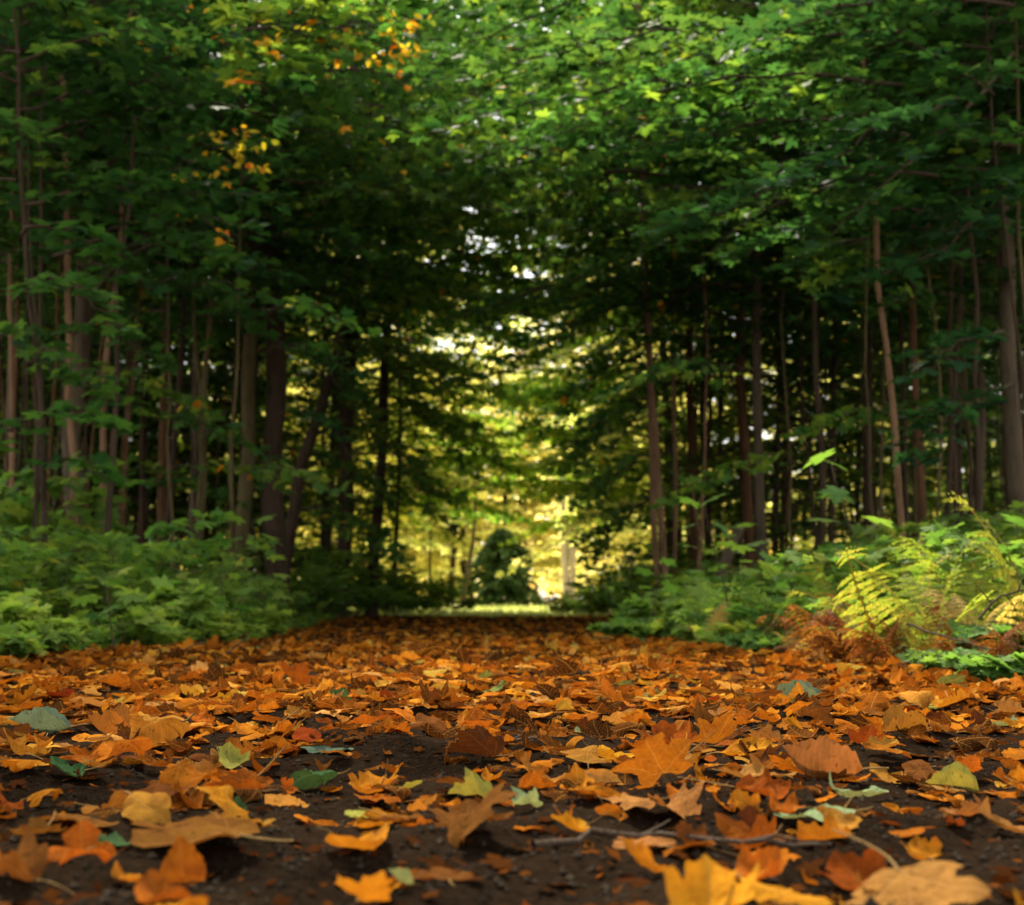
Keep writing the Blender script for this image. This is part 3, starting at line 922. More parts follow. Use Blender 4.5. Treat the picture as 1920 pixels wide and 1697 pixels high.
FW = MB()
n = 26000
xx = rf.uniform(-55, 55, n); yy = rf.uniform(96, 104, n)
hh = 9 + 3 * np.sin(xx * 0.21) + 2 * np.sin(xx * 0.63 + 1) + 1.2 * np.sin(xx * 1.7)
zz = gz(xx, yy) + hh * rf.random(n)
cl = np.sin(xx * 0.5 + 0.8 * np.sin(zz * 0.9)) * 0.2
add_leaves(FW, np.column_stack([xx, yy, zz]), np.array([0, -0.5, 0.7]) + rf.normal(0, 0.45, (n, 3)), rf.normal(0, 1, (n, 3)), rf.uniform(0.35, 0.75, n), np.clip(rf.normal(0.6, 0.18, n) + cl, 0, 1), SH_LOW)
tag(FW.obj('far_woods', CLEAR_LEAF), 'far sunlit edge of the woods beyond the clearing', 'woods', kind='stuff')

# ------------------------------------------------------------------ overhanging boughs near the camera
def bough(root, pix, leaf, ntw, twl, tint_fn, r0=0.012, shape=SH_MID, spacing=0.085, flat=0.3, hang=0.25, seed=0, t0=0.15, label=None):
    r = np.random.default_rng(seed)
    pts = np.array([tuple(P(x, y, d)) for x, y, d in pix])
    tt = np.linspace(0, 1, 12)
    s = np.linspace(0, 1, len(pts))
    pts = np.column_stack([np.interp(tt, s, pts[:, c]) for c in range(3)])
    pts[1:-1] += r.normal(0, 0.02, (10, 3))
    base = np.array(root.location)
    LB, BB = MB(), MB()
    poly_branch(LB, BB, pts - base, r, leaf, tint_fn, shape, ntw, r0, spacing, twl, flat, 5, t0, hang)
    b = BB.obj('bough', TWIG, root, True)
    l = LB.obj('leaves', LEAF, b)
    if label:
        b['label'] = label
    return b


def tn(m, s, lo=0.0, hi=1.0):
    return lambda r, n, pos: np.clip(r.normal(m, s, n), lo, hi)


def tmix(m, s, frac, lo=0.84, hi=1.0):
    def f(r, n, pos):
        t = np.clip(r.normal(m, s, n), 0, 0.78)
        y = r.random(n) < frac
        t[y] = r.uniform(lo, hi, y.sum())
        return t
    return f


bs = 500
# bright green sprays on the right, reaching over the path
for pix, n, tw, m in [
    ([(1720, 60, 9.5), (1400, 50, 9), (1150, 70, 8.6), (960, 120, 8.2)], 16, 0.75, 0.55),
    ([(1700, 160, 9), (1450, 130, 8.6), (1250, 170, 8.3), (1060, 250, 8)], 16, 0.7, 0.58),
    ([(1240, -60, 10), (1080, 0, 10), (940, 50, 10), (820, 120, 10)], 15, 0.75, 0.53),
    ([(1300, 90, 10.5), (1140, 90, 10.4), (1000, 120, 10.3), (860, 190, 10.2)], 14, 0.7, 0.51),
    ([(1500, 170, 9), (1250, 150, 8.7), (1000, 190, 8.4), (810, 250, 8.1)], 15, 0.6, 0.62),
    ([(1720, 260, 9), (1500, 220, 8.6), (1330, 250, 8.4), (1180, 290, 8.2)], 14, 0.7, 0.46),
    ([(1760, 330, 9), (1560, 320, 8.6), (1400, 370, 8.3), (1270, 420, 8)], 14, 0.7, 0.40),
    ([(1800, 420, 9.2), (1620, 390, 8.8), (1480, 420, 8.5), (1400, 480, 8.2)], 12, 0.6, 0.42),
    ([(1820, 180, 8.5), (1650, 240, 8.2), (1500, 330, 8), (1350, 400, 7.8)], 14, 0.65, 0.36),
    ([(1900, 100, 8.6), (1800, 220, 8.3), (1680, 330, 8), (1560, 440, 7.8)], 14, 0.7, 0.26),
    ([(1990, 250, 8.6), (1880, 360, 8.3), (1780, 460, 8), (1650, 520, 7.8)], 13, 0.7, 0.22),
    ([(1900, 10, 8.6), (1700, -10, 8.3), (1560, 20, 8), (1440, 60, 7.8)], 14, 0.7, 0.36),
    ([(1880, 620, 8.6), (1800, 640, 8.3), (1740, 690, 8)], 8, 0.45, 0.26),
    ([(1900, 720, 8.6), (1790, 770, 8.3), (1720, 850, 8)], 9, 0.45, 0.26),
]:
    bough(R10, pix, 0.105, int(n * 1.3), tw, tmix(m - 0.08 if m > 0.5 else m - 0.12, 0.11, 0.0), r0=0.014, seed=bs, spacing=0.075); bs += 1  # dimmer corner sprays get darker leaf tints, their shade put into the colour
# dark blue-green middle canopy
for pix, n, tw, m in [
    ([(1250, 330, 14), (1000, 300, 13.5), (800, 320, 13), (600, 380, 12.5)], 15, 1.0, 0.22),
    ([(380, 160, 13), (560, 190, 13), (760, 200, 13), (900, 250, 13)], 14, 1.0, 0.20),
    ([(400, 300, 14), (600, 280, 14), (760, 300, 14), (880, 350, 14)], 14, 1.0, 0.26),
    ([(430, 520, 15), (600, 480, 15), (760, 500, 15), (900, 560, 15)], 14, 1.0, 0.22),
    ([(420, 420, 15), (560, 400, 15), (700, 400, 15), (840, 450, 15)], 14, 1.0, 0.24),
]:
    bough(L10, pix, 0.12, n, tw, tmix(m + 0.30, 0.10, 0.006), r0=0.02, seed=bs, shape=SH_LOW, flat=0.55); bs += 1
for pix, n, tw, m in [
    ([(420, 60, 12), (600, 40, 12), (760, 60, 12), (1030, 110, 12)], 17, 1.0, 0.26),
    ([(400, 110, 12), (560, 120, 12), (700, 140, 12), (1000, 200, 12)], 17, 1.0, 0.28),
    ([(430, 240, 12.5), (600, 230, 12.5), (740, 240, 12.5), (1040, 290, 12.5)], 17, 1.0, 0.30),
    ([(420, 350, 13), (600, 340, 13), (760, 350, 13), (1060, 420, 13)], 18, 1.1, 0.30),
    ([(450, 660, 16), (600, 640, 16), (740, 650, 16), (860, 720, 16)], 13, 1.1, 0.34),
    ([(500, 520, 18), (640, 500, 18), (780, 520, 18), (900, 580, 18)], 15, 1.3, 0.36),
    ([(600, 420, 22), (740, 430, 22), (880, 450, 22), (1020, 500, 22)], 16, 1.4, 0.36),
    ([(600, 500, 23), (740, 510, 23), (880, 520, 23), (1020, 560, 23)], 15, 1.2, 0.40),
    ([(620, 560, 19), (740, 570, 19), (860, 590, 19), (1000, 640, 19)], 14, 1.0, 0.36),
    ([(560, 420, 17), (700, 430, 17), (820, 450, 17), (960, 520, 17)], 15, 1.3, 0.34),
    ([(560, 280, 16), (700, 300, 16), (820, 330, 16), (940, 400, 16)], 15, 1.3, 0.32),
    ([(560, 160, 15), (700, 190, 15), (820, 220, 15), (940, 280, 15)], 15, 1.2, 0.32),

]:
    bough(L11, pix, 0.115, n, tw, tmix(m + 0.22, 0.11, 0.01), r0=0.02, seed=bs, shape=SH_LOW, flat=0.55); bs += 1
for pix, n, tw, m in [
    ([(1300, -40, 15), (1120, 20, 15), (960, 60, 15), (820, 150, 15)], 17, 1.0, 0.30),
    ([(1300, 60, 16), (1120, 100, 16), (960, 150, 16), (840, 260, 16)], 17, 1.0, 0.34),
    ([(1250, 180, 17), (1100, 220, 17), (980, 280, 17), (860, 380, 17)], 17, 1.0, 0.34),
    ([(1420, 420, 14.5), (1260, 450, 14.3), (1120, 500, 14), (880, 590, 14)], 16, 1.0, 0.30),
    ([(1420, 540, 15), (1280, 540, 15), (1140, 580, 15), (900, 700, 15)], 16, 1.0, 0.34),
    ([(1440, 160, 13), (1240, 60, 12.8), (1080, 60, 12.6), (900, 110, 12.4)], 16, 1.0, 0.34),
    ([(1430, 260, 13), (1240, 210, 12.8), (1080, 220, 12.6), (900, 300, 12.4)], 16, 1.0, 0.34),
    ([(1430, 600, 19), (1290, 680, 19), (1180, 760, 19), (1080, 860, 19)], 13, 1.1, 0.38),
]:
    bough(R5, pix, 0.115, n, tw, tmix(m + 0.14, 0.11, 0.012), r0=0.02, seed=bs, shape=SH_LOW, flat=0.5); bs += 1
# bright spray at the top, left of the middle
for pix, n, tw, m, fr in [
    ([(640, -60, 8.6), (590, 20, 8.4), (540, 90, 8.2), (480, 150, 8)], 10, 0.5, 0.62, 0.06),
    ([(760, -40, 8.6), (700, 20, 8.4), (620, 70, 8.2), (560, 130, 8)], 11, 0.5, 0.64, 0.05),
    ([(720, -80, 8.6), (620, -20, 8.3), (540, 20, 8), (480, 40, 7.9)], 11, 0.5, 0.62, 0.10),
    ([(840, -60, 9), (820, 20, 8.8), (760, 60, 8.7)], 7, 0.45, 0.55, 0.05),
]:
    bough(L2, pix, 0.12, n, tw, tmix(m, 0.08, fr), r0=0.01, seed=bs); bs += 1
# strands of yellow and orange beech leaves
for pix, n, tw in [
    ([(560, 60, 8.2), (640, 90, 8.2), (700, 100, 8.1), (770, 95, 8)], 9, 0.16),
    ([(700, 20, 8.2), (730, 45, 8.2), (790, 35, 8.1)], 5, 0.12),
    ([(330, 20, 8.6), (380, 15, 8.5), (430, 30, 8.4), (480, 5, 8.3)], 6, 0.14),
    ([(470, 30, 8.2), (495, 60, 8.2), (510, 100, 8.1)], 5, 0.12),
    ([(300, 340, 8.6), (370, 300, 8.5), (430, 280, 8.4), (490, 260, 8.3)], 8, 0.2),
    ([(340, 260, 8.6), (400, 250, 8.5), (450, 240, 8.4)], 5, 0.16),
    ([(400, 320, 8.6), (440, 300, 8.5), (480, 310, 8.4)], 4, 0.12),
    ([(180, 30, 8.8), (240, 60, 8.7), (310, 90, 8.6)], 4, 0.10),
    ([(395, 60, 8.5), (420, 90, 8.5), (440, 130, 8.4)], 3, 0.10),
    ([(360, 400, 8.8), (390, 410, 8.8), (420, 450, 8.7)], 3, 0.10),
    ([(640, 80, 8.2), (690, 60, 8.2), (745, 90, 8.1)], 5, 0.14),
]:
    bough(L2, pix, 0.06, n, tw * 1.2, tn(0.885, 0.05, 0.74, 1.0), r0=0.005, seed=bs, shape=SH_OVAL, spacing=0.075, hang=0.6, flat=0.7, label='bough hung with yellow and orange leaves'); bs += 1
# deep green layered boughs of the left side
for pix, n, tw, m in [
    ([(0, 225, 8.6), (130, 180, 8.6), (280, 140, 8.5), (400, 150, 8.4)], 11, 0.6, 0.30),
    ([(40, 385, 8.6), (160, 360, 8.5), (260, 340, 8.4), (345, 300, 8.3)], 11, 0.6, 0.33),
    ([(60, 250, 9), (200, 210, 8.8), (330, 190, 8.6), (470, 210, 8.4)], 11, 0.6, 0.30),
    ([(100, 480, 9), (200, 430, 8.8), (330, 400, 8.6), (420, 420, 8.4)], 11, 0.55, 0.33),
    ([(160, 560, 9.6), (250, 470, 9.4), (330, 440, 9.2), (400, 470, 9)], 9, 0.5, 0.32),
    ([(30, 560, 8), (80, 520, 7.9), (150, 540, 7.8), (200, 600, 7.8)], 8, 0.4, 0.40),
    ([(50, 680, 7.8), (90, 660, 7.8), (130, 690, 7.7), (160, 740, 7.7)], 7, 0.35, 0.42),
    ([(55, 800, 7.8), (30, 790, 7.7), (5, 820, 7.6), (-20, 850, 7.6)], 6, 0.3, 0.42),
    ([(60, 780, 7.8), (110, 760, 7.7), (160, 770, 7.7), (200, 790, 7.6)], 6, 0.3, 0.38),
    ([(0, 70, 8.4), (40, 50, 8.4), (70, 20, 8.3), (95, -10, 8.3)], 5, 0.4, 0.24),
    ([(-60, 60, 8.4), (60, 100, 8.4), (200, 70, 8.3), (330, 80, 8.3)], 11, 0.6, 0.24),
    ([(20, 0, 8.4), (150, 10, 8.4), (280, 0, 8.3), (400, 60, 8.3)], 11, 0.6, 0.26),
    ([(180, 330, 10.5), (280, 350, 10.3), (380, 370, 10.1), (500, 360, 10)], 11, 0.6, 0.30),
    ([(200, 520, 11), (300, 530, 10.8), (400, 520, 10.6), (480, 560, 10.5)], 9, 0.5, 0.30),
    ([(120, 620, 9), (180, 600, 9), (240, 630, 9), (280, 680, 9)], 7, 0.4, 0.34),
    ([(40, 440, 8), (90, 420, 8), (140, 450, 8), (190, 500, 8)], 8, 0.45, 0.34),
    ([(0, 640, 8), (30, 620, 8), (70, 640, 8), (100, 700, 8)], 6, 0.4, 0.38),
    ([(80, 860, 8), (120, 850, 8), (160, 870, 7.9), (210, 900, 7.9)], 6, 0.35, 0.40),
    ([(520, 640, 14), (560, 650, 14), (610, 690, 14), (650, 760, 14)], 9, 0.7, 0.28),
    ([(520, 780, 14), (570, 770, 14), (620, 800, 14), (660, 860, 14)], 8, 0.6, 0.28),
]:
    bough(L4, pix, 0.105, int(n * 1.2), tw, tmix(m + 0.04, 0.10, 0.0), r0=0.013, seed=bs); bs += 1
for pix in ([(705, 640, 19), (760, 660, 19), (820, 730, 19), (850, 800, 19)], [(705, 740, 20), (760, 750, 20), (820, 810, 20), (860, 880, 20)], [(705, 860, 20), (750, 880, 20), (800, 930, 20), (830, 1000, 20)],
            [(650, 620, 19), (690, 640, 19), (740, 700, 19), (780, 780, 19)], [(520, 700, 18), (580, 700, 18), (650, 740, 18), (700, 800, 18)], [(520, 840, 18), (590, 850, 18), (660, 880, 18), (720, 940, 18)],
            [(540, 960, 18), (600, 950, 18), (660, 980, 18), (720, 1040, 18)], [(620, 780, 19), (680, 800, 19), (740, 850, 19), (790, 920, 19)]):
    bough(L14 if pix[0][0] > 700 else L12, pix, 0.12, 14, 0.9, tmix(0.58, 0.12, 0.012), r0=0.02, seed=bs, shape=SH_LOW, flat=0.6, hang=0.5); bs += 1
for pix in ([(1222, 640, 17), (1170, 660, 17), (1110, 720, 17), (1070, 800, 17)], [(1224, 740, 17), (1180, 750, 17), (1130, 800, 17), (1095, 870, 17)], [(1226, 850, 17), (1190, 860, 17), (1150, 900, 17), (1120, 960, 17)],
            [(1228, 930, 17), (1190, 950, 17), (1160, 990, 17), (1130, 1050, 17)], [(1300, 560, 18), (1240, 580, 18), (1170, 640, 18), (1100, 720, 18)], [(1300, 700, 18), (1250, 720, 18), (1190, 780, 18), (1140, 860, 18)]):
    bough(R1 if pix[0][0] < 1290 else R4, pix, 0.12, 14, 0.8, tmix(0.54, 0.12, 0.012), r0=0.02, seed=bs, shape=SH_LOW, flat=0.6, hang=0.5); bs += 1
for pix in ([(700, 560, 23), (800, 580, 23), (900, 610, 23), (1000, 660, 23)], [(700, 650, 24), (790, 670, 24), (880, 700, 24), (980, 760, 24)], [(705, 760, 24), (780, 770, 24), (850, 810, 24), (930, 870, 24)]):
    bough(L14, pix, 0.13, 15, 1.1, tmix(0.70, 0.09, 0.015), r0=0.02, seed=bs, shape=SH_LOW, flat=0.8, hang=0.5); bs += 1
for pix in ([(1222, 580, 23), (1130, 600, 23), (1050, 640, 23), (960, 700, 23)], [(1224, 680, 24), (1150, 700, 24), (1080, 740, 24), (1000, 800, 24)], [(1226, 780, 24), (1170, 790, 24), (1110, 830, 24), (1050, 890, 24)]):
    bough(R4, pix, 0.13, 15, 1.1, tmix(0.68, 0.09, 0.015), r0=0.02, seed=bs, shape=SH_LOW, flat=0.8, hang=0.5); bs += 1
# small leafy side sprays that hang among the trunks on both sides
rs = np.random.default_rng(91)
for k in range(34):
    lf = k % 2 == 0
    px = rs.uniform(90, 640) if lf else rs.uniform(1230, 1900)
    py = rs.uniform(430, 930)
    d = rs.uniform(9.5, 14)
    sg = 1 if lf else -1
    ln = rs.uniform(60, 130)
    bough((L1, L2, L5, L8, L10)[k // 2 % 5] if lf else (R3, R5, R7, R8, R10)[k // 2 % 5], [(px - sg * ln, py - 10, d), (px, py - 25, d), (px + sg * ln, py + 25, d)], 0.105, 7, rs.uniform(0.28, 0.45), tmix(rs.uniform(0.4, 0.65), 0.1, 0.01), r0=0.006, seed=bs, flat=0.45); bs += 1
# stout broken limb with a pale end
mb = MB()
q = np.array([tuple(P(x, y, 11.8)) for x, y in [(78, 500), (105, 450), (140, 425), (186, 404)]])
tube(mb, q - np.array(L1.location), [0.035, 0.03, 0.026, 0.022], 7, cap=True)
mb.obj('broken_limb', BARK['grey'], L1, True)
mb = MB()
q = np.array([tuple(P(x, y, 12.3)) for x, y in [(180, 545), (215, 490), (262, 452), (330, 430)]])
tube(mb, q - np.array(L1.location), [0.05, 0.045, 0.035, 0.02], 7)
mb.obj('broken_limb', BARK['grey'], L1, True)
# low boughs of the dark trunk by the opening
for pix in ([(705, 930, 21), (750, 880, 21), (790, 850, 21), (850, 840, 21)], [(705, 900, 21), (760, 930, 20.5), (820, 960, 20), (860, 1000, 20)], [(705, 820, 21), (790, 790, 21), (880, 800, 20.5), (960, 850, 20)]):
    bough(L14, pix, 0.11, 10, 0.55, tmix(0.5, 0.12, 0.02), r0=0.02, seed=bs, shape=SH_LOW); bs += 1

# boughs that each avenue tree sends across the path: together they close the arch
def arch_boughs(root, sgn, zs, L, seed, leaf=0.125, mean=0.4, r0=0.025, mat=None):
    r = np.random.default_rng(seed)
    b0 = np.array(root.location)
    for z in zs:
        az = (0.0 if sgn < 0 else PI) + r.normal(0, 0.35)
        k = 8
        t = np.linspace(0, 1, k)
        e = r.uniform(0.15, 0.5) - r.uniform(0.45, 0.8) * t ** 1.2
        LL = L * r.uniform(0.8, 1.15)
        a = az + np.cumsum(r.normal(0, 0.07, k))
        d = np.column_stack([np.cos(a) * np.cos(e), np.sin(a) * np.cos(e), np.sin(e)])
        pts = np.vstack([[0, 0, z], np.array([0, 0, z]) + np.cumsum(d[:-1] * LL / (k - 1), axis=0)])
        LB, BB = MB(), MB()
        poly_branch(LB, BB, pts, r, leaf, tmix((mean if not mat or z < 5.6 else 0.62) + r.normal(0, 0.07), 0.12, 0.012), SH_LOW, 20, r0, 0.10, 1.4, 0.85, 5, 0.12, 0.5)
        b = BB.obj('bough', TWIG, root, True)
        LB.obj('leaves', (mat if mat and z < 5.6 else None) or LEAF, b)


for i, (x, y) in enumerate([(-3.3, 13.6), (2.9, 13.2)]):
    fill_tree(x, y, 'tall', i, 8.5, 'dark', 0.035, 'thin avenue tree arching over the path')
    arch_boughs(TREES[-1][0], -1 if x < 0 else 1, [4.0, 4.6, 5.2, 5.8, 6.4, 7.0] + ([7.5, 8.0] if x < 0 else []), 3.7, 50 + i, mean=0.56)  # the highest left boughs are unseen, added to shade the sprays below
for i, (t_, x, y) in enumerate(AVENUE):
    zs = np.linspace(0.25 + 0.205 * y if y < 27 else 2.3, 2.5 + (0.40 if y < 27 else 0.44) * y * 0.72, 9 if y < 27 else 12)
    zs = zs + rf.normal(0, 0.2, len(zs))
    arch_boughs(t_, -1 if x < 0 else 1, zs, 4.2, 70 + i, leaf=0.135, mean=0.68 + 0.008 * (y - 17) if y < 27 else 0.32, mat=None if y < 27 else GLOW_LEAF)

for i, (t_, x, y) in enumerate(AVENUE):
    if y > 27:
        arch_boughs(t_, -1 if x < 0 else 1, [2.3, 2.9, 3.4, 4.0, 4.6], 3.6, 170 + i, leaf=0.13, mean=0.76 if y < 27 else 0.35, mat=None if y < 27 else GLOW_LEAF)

# ------------------------------------------------------------------ undergrowth
def shrub_proto(seed, h, spread, mat, leaf, nst, mean, yellow=0.02, shape=SH_MID):
    r = np.random.default_rng(seed)
    LB, BB = MB(), MB()
    for i in range(nst):
        az = i * 2.4 + r.normal(0, 0.3)
        hh = h * r.uniform(0.45, 1.25)
        tip = np.array([math.cos(az) * spread * r.uniform(0.3, 0.8), math.sin(az) * spread * r.uniform(0.3, 0.8), hh])
        pts = np.array([tip * np.array([w ** 1.4, w ** 1.4, w]) for w in np.linspace(0.02, 1, 6)])
        tube(BB, pts, np.linspace(0.007, 0.003, 6), 4)
        for lv in np.linspace(0.4, 1, 3):
            p = np.array([np.interp(lv, np.linspace(0.02, 1, 6), pts[:, c]) for c in range(3)])
            for b in range(2):
                make_branch(LB, BB, p, az + b * 3.1 + lv * 9 + r.normal(0, 0.5), r.uniform(0.1, 0.7), spread * r.uniform(0.3, 0.75), r, leaf, tint_green(mean + r.normal(0, 0.08), 0.12, yellow),
                            shape, droop=0.6, ntw=4, r0=0.003, spacing=leaf * 0.95, twl=0.45, flat=0.38)
    return LB.mesh('foliage', mat), BB.mesh('stems', TWIG)


SHR = [shrub_proto(600 + i, 0.75, 0.72, SHRUB_LEAF, 0.115, 4, 0.45 + 0.05 * (i % 3)) for i in range(4)]
SEED = [shrub_proto(650 + i, [0.12, 0.22, 0.16, 0.20, 0.09][i], [0.22, 0.17, 0.2, 0.14, 0.24][i], SEED_LEAF, [0.07, 0.062, 0.055, 0.075, 0.06][i], [4, 3, 3, 2, 5][i], 0.35 + 0.12 * (i % 3), 0.05) for i in range(5)]
def sprig_proto(seed, h):
    r = np.random.default_rng(seed)
    LB, BB = MB(), MB()
    lean = r.normal(0, 0.12, 2)
    t = np.linspace(0, 1, 8)
    pts = np.column_stack([lean[0] * t * h + 0.02 * np.sin(5 * t), lean[1] * t * h, t * h])
    tube(BB, pts, np.linspace(0.005, 0.002, 8), 5)
    for lv in np.linspace(0.35, 1.0, 5):
        p = np.array([np.interp(lv, t, pts[:, c]) for c in range(3)])
        a0 = r.uniform(0, 6.28)
        for q in range(2):
            a = a0 + q * PI + r.normal(0, 0.2)
            L = 0.10 * (1.25 - 0.6 * lv)
            tip = p + np.array([math.cos(a), math.sin(a), 0.25]) * L
            tube(BB, [p, tip], [0.002, 0.0012], 3)
            add_leaves(LB, tip[None], np.array([[0, 0, 1.0]]) + r.normal(0, 0.3, (1, 3)), np.array([[math.cos(a), math.sin(a), -0.35]]), r.uniform(0.07, 0.125), np.clip(r.normal(0.55, 0.15), 0, 0.85), SH_FULL)
    return LB.mesh('foliage', SHRUB_LEAF), BB.mesh('stems', TWIG)


SPRIG = [sprig_proto(680 + i, [0.45, 0.7, 0.55, 0.35][i]) for i in range(4)]
SHRUBS, SHRUB_MARKS = [], []


def put_plant(name, protos, x, y, s, idx, cat, phrase, group, zs=1.0, parts=('foliage', 'stems'), mats=None):
    root = thing(name, (x, y, g1(x, y) - 0.01), float(rng.uniform(0, 6.28)), None, cat, group)
    pr = protos[idx % len(protos)]
    for nm, me in zip(parts, pr):
        o = link(nm, me, root)
        o.scale = (s, s, s * zs)
    px, py = proj((x, y, g1(x, y) + 0.2 * s))
    SHRUBS.append((root, phrase, px, py))
    return root


sp = []


def sp_ok(x, y, d):
    for a, b in sp:
        if (a - x) ** 2 + (b - y) ** 2 < d * d:
            return False
    sp.append((x, y)); return True


ru = np.random.default_rng(33)
c = 0
for k in range(4000):
    if c >= 52: break
    y = ru.uniform(6.2, 15)
    x = xl(y) - 0.45 - ru.random() ** 1.3 * (0.36 * y + 0.4 + xl(y))
    if x < -0.37 * y - 0.3 or not sp_ok(x, y, 0.42): continue
    d = xl(y) - x
    s = np.clip(0.42 + 0.26 * d, 0.42, 0.95) * ru.uniform(0.85, 1.15)
    if y > 11: s *= 0.9
    put_plant('maple_shrub', SHR, x, y, s, int(ru.integers(0, 9)), 'shrub', ('knee-high' if s < 0.85 else 'waist-high') + ' green maple shrub', 'maple shrubs along the left of the path', float(ru.uniform(0.65, 1.25)))
    c += 1
c = 0
for k in range(4000):
    if c >= 26: break
    y = ru.uniform(4.6, 8.8)
    x = xl(y) - ru.uniform(-0.02, 0.75)
    if x < -0.37 * y - 0.1 or not sp_ok(x, y, 0.2): continue
    put_plant('seedling', SEED, x, y, ru.uniform(0.5, 1.35), int(ru.integers(0, 9)), 'seedling', 'pale yellow-green seedling', 'pale seedlings at the left path edge')
    c += 1
c = 0
for k in range(4000):
    if c >= 38: break
    y = ru.uniform(4.8, 9.5)
    x = xl(y) - ru.uniform(-0.05, 1.5) if c % 3 else xr(y) + ru.uniform(0.05, 1.2)
    if abs(x) > 0.37 * y or not sp_ok(x, y, 0.16): continue
    put_plant('maple_sprig', SPRIG, x, y, ru.uniform(0.6, 1.15), c, 'sprig', ['upright', 'leaning', 'sparse', 'lanky'][c % 4] + ' green maple sprig', 'maple sprigs beside the path')
    c += 1
# right-hand shrubs behind the ferns, and along the path farther off
c = 0
for k in range(4000):
    if c >= 34: break
    y = ru.uniform(7.4, 15)
    x = xr(y) + 0.45 + ru.random() ** 1.2 * (0.37 * y - xr(y))
    if x > 0.37 * y + 0.3 or not sp_ok(x, y, 0.42): continue
    d = x - xr(y)
    s = np.clip(0.36 + 0.22 * d, 0.36, 0.8) * ru.uniform(0.85, 1.15)
    put_plant('maple_shrub', SHR, x, y, s, int(ru.integers(0, 9)), 'shrub', ('knee-high' if s < 0.7 else 'thigh-high') + ' green shrub', 'green shrubs behind the ferns')
    c += 1
for i, (x, y, s) in enumerate([(-2.3, 16.5, .9), (-2.7, 18.5, 1.1), (-2.5, 20.5, 1.0), (-2.2, 22.5, .9), (-1.7, 24, .85), (-1.3, 25.5, .8), (-3.2, 22, 1.2), (-2.4, 24.8, 1.1), (-1.9, 26.5, 1.0),
                               (1.5, 14.5, .6), (1.8, 16.5, .75), (2.0, 18.5, .8), (1.9, 20.5, .8), (1.5, 22.2, .65), (1.2, 23.6, .55), (0.95, 24.8, .5), (2.0, 23, .9), (1.7, 25, .9), (2.6, 20, 1.0), (2.4, 26.5, 1.1), (1.25, 26.5, .65)]):
    put_plant('path_bush', SHR, x, y, s * 1.25, i, 'bush', 'low dark bush', 'dark bushes at the far end of the path', 0.85)

# ground cover under the trees (nobody could count it)
LB = MB()
n = 16000
yy = 4.6 + 20 * rng.random(n) ** 1.4
sd = rng.random(n) < 0.5
d = rng.random(n) ** 1.3 * (0.37 * yy - 0.9)
xx = np.where(sd, xl(yy) - 0.05 - d, xr(yy) + 0.12 + d)
add_leaves(LB, np.column_stack([xx, yy, gz(xx, yy) + rng.uniform(0.0, 0.10, n)]), np.array([0, 0, 1.0]) + rng.normal(0, 0.4, (n, 3)), rng.normal(0, 1, (n, 3)) * [1, 1, 0.2],
           rng.uniform(0.035, 0.085, n), np.clip(rng.normal(0.4, 0.2, n), 0, 1), SH_LOW)
tag(LB.obj('ground_cover', SHRUB_LEAF), 'low green leaves carpeting the forest floor beside the path', 'ground cover', kind='stuff')


# ---- ferns
def frond_mesh(seed, L, mat, droop=1.1, npin=15, width=0.23, curl=0.0):
    r = np.random.default_rng(seed)
    mb = MB()
    k = 14
    t = np.linspace(0, 1, k)
    e = 1.30 - droop * t ** 1.6
    d = np.column_stack([np.cos(e), np.zeros(k), np.sin(e)])
    pts = np.vstack([[0, 0, 0], np.cumsum(d[:-1] * L / (k - 1), axis=0)])
    tube(mb, pts, np.linspace(0.004, 0.001, k), 3, 0.9)
    pos, nor, dr, sz = [], [], [], []
    for i in range(npin):
        u = 0.2 + 0.8 * i / (npin - 1)
        if r.random() < 0.08: continue
        p = np.array([np.interp(u, t, pts[:, c]) for c in range(3)])
        ee = np.interp(u, t, e)
        ax = np.array([math.cos(ee), 0, math.sin(ee)])
        up = np.array([-math.sin(ee), 0, math.cos(ee)])
        pl = L * width * math.sin(PI * min(1, (1.06 - u) ** 0.8 * 0.75)) * r.uniform(0.85, 1.1)
        for s in (1, -1):
            pd = nrm(np.array([0, s, 0]) + ax * r.normal(0.45, 0.13) - up * (0.15 + curl * r.random() + r.normal(0, 0.14)))
            pl *= r.uniform(0.8, 1.12)
            m = max(3, int(pl / 0.0062))
            w = np.linspace(0.08, 1, m)
            q = p + pd * pl * w[:, None] - up * (0.25 + curl) * pl * (w ** 2)[:, None]
            lat = nrm(np.cross(up, pd))
            for s2 in (1, -1):
                pos.append(q)
                dr.append(nrm(lat * s2 + pd * 0.5 + r.normal(0, 0.12 + curl * 0.3, (m, 3))))
                nor.append(np.tile(up, (m, 1)) + r.normal(0, 0.15 + curl * 0.5, (m, 3)))
                sz.append(0.0125 * (1.08 - w) ** 0.6 * min(1, pl / 0.05) + 0.002)
    pos = np.concatenate(pos); n = len(pos)
    add_leaves(mb, pos, np.concatenate(nor), np.concatenate(dr), np.concatenate(sz), r.random(n) * 0.7 + 0.25 * r.random(), SH_FROND)
    return mb.mesh('frond', mat)


SH_FROND = leaf_shape([(0.2, 0.0), (0.30, 0.35), (0.2, 0.75), (0.0, 1.0)], 0.4, 0.1, 0.05)
FRONDS = {}
for nm, mat, dp, cu in (('green', FERN_GREEN, 0.8, 0.0), ('yellow', FERN_YELLOW, 0.8, 0.05), ('tan', FERN_TAN, 1.1, 0.12), ('rust', FERN_RUST, 1.5, 0.35)):
    FRONDS[nm] = [frond_mesh(700 + i + len(nm), 0.5, mat, dp + 0.2 * i, curl=cu) for i in range(3)]
FERNS = []


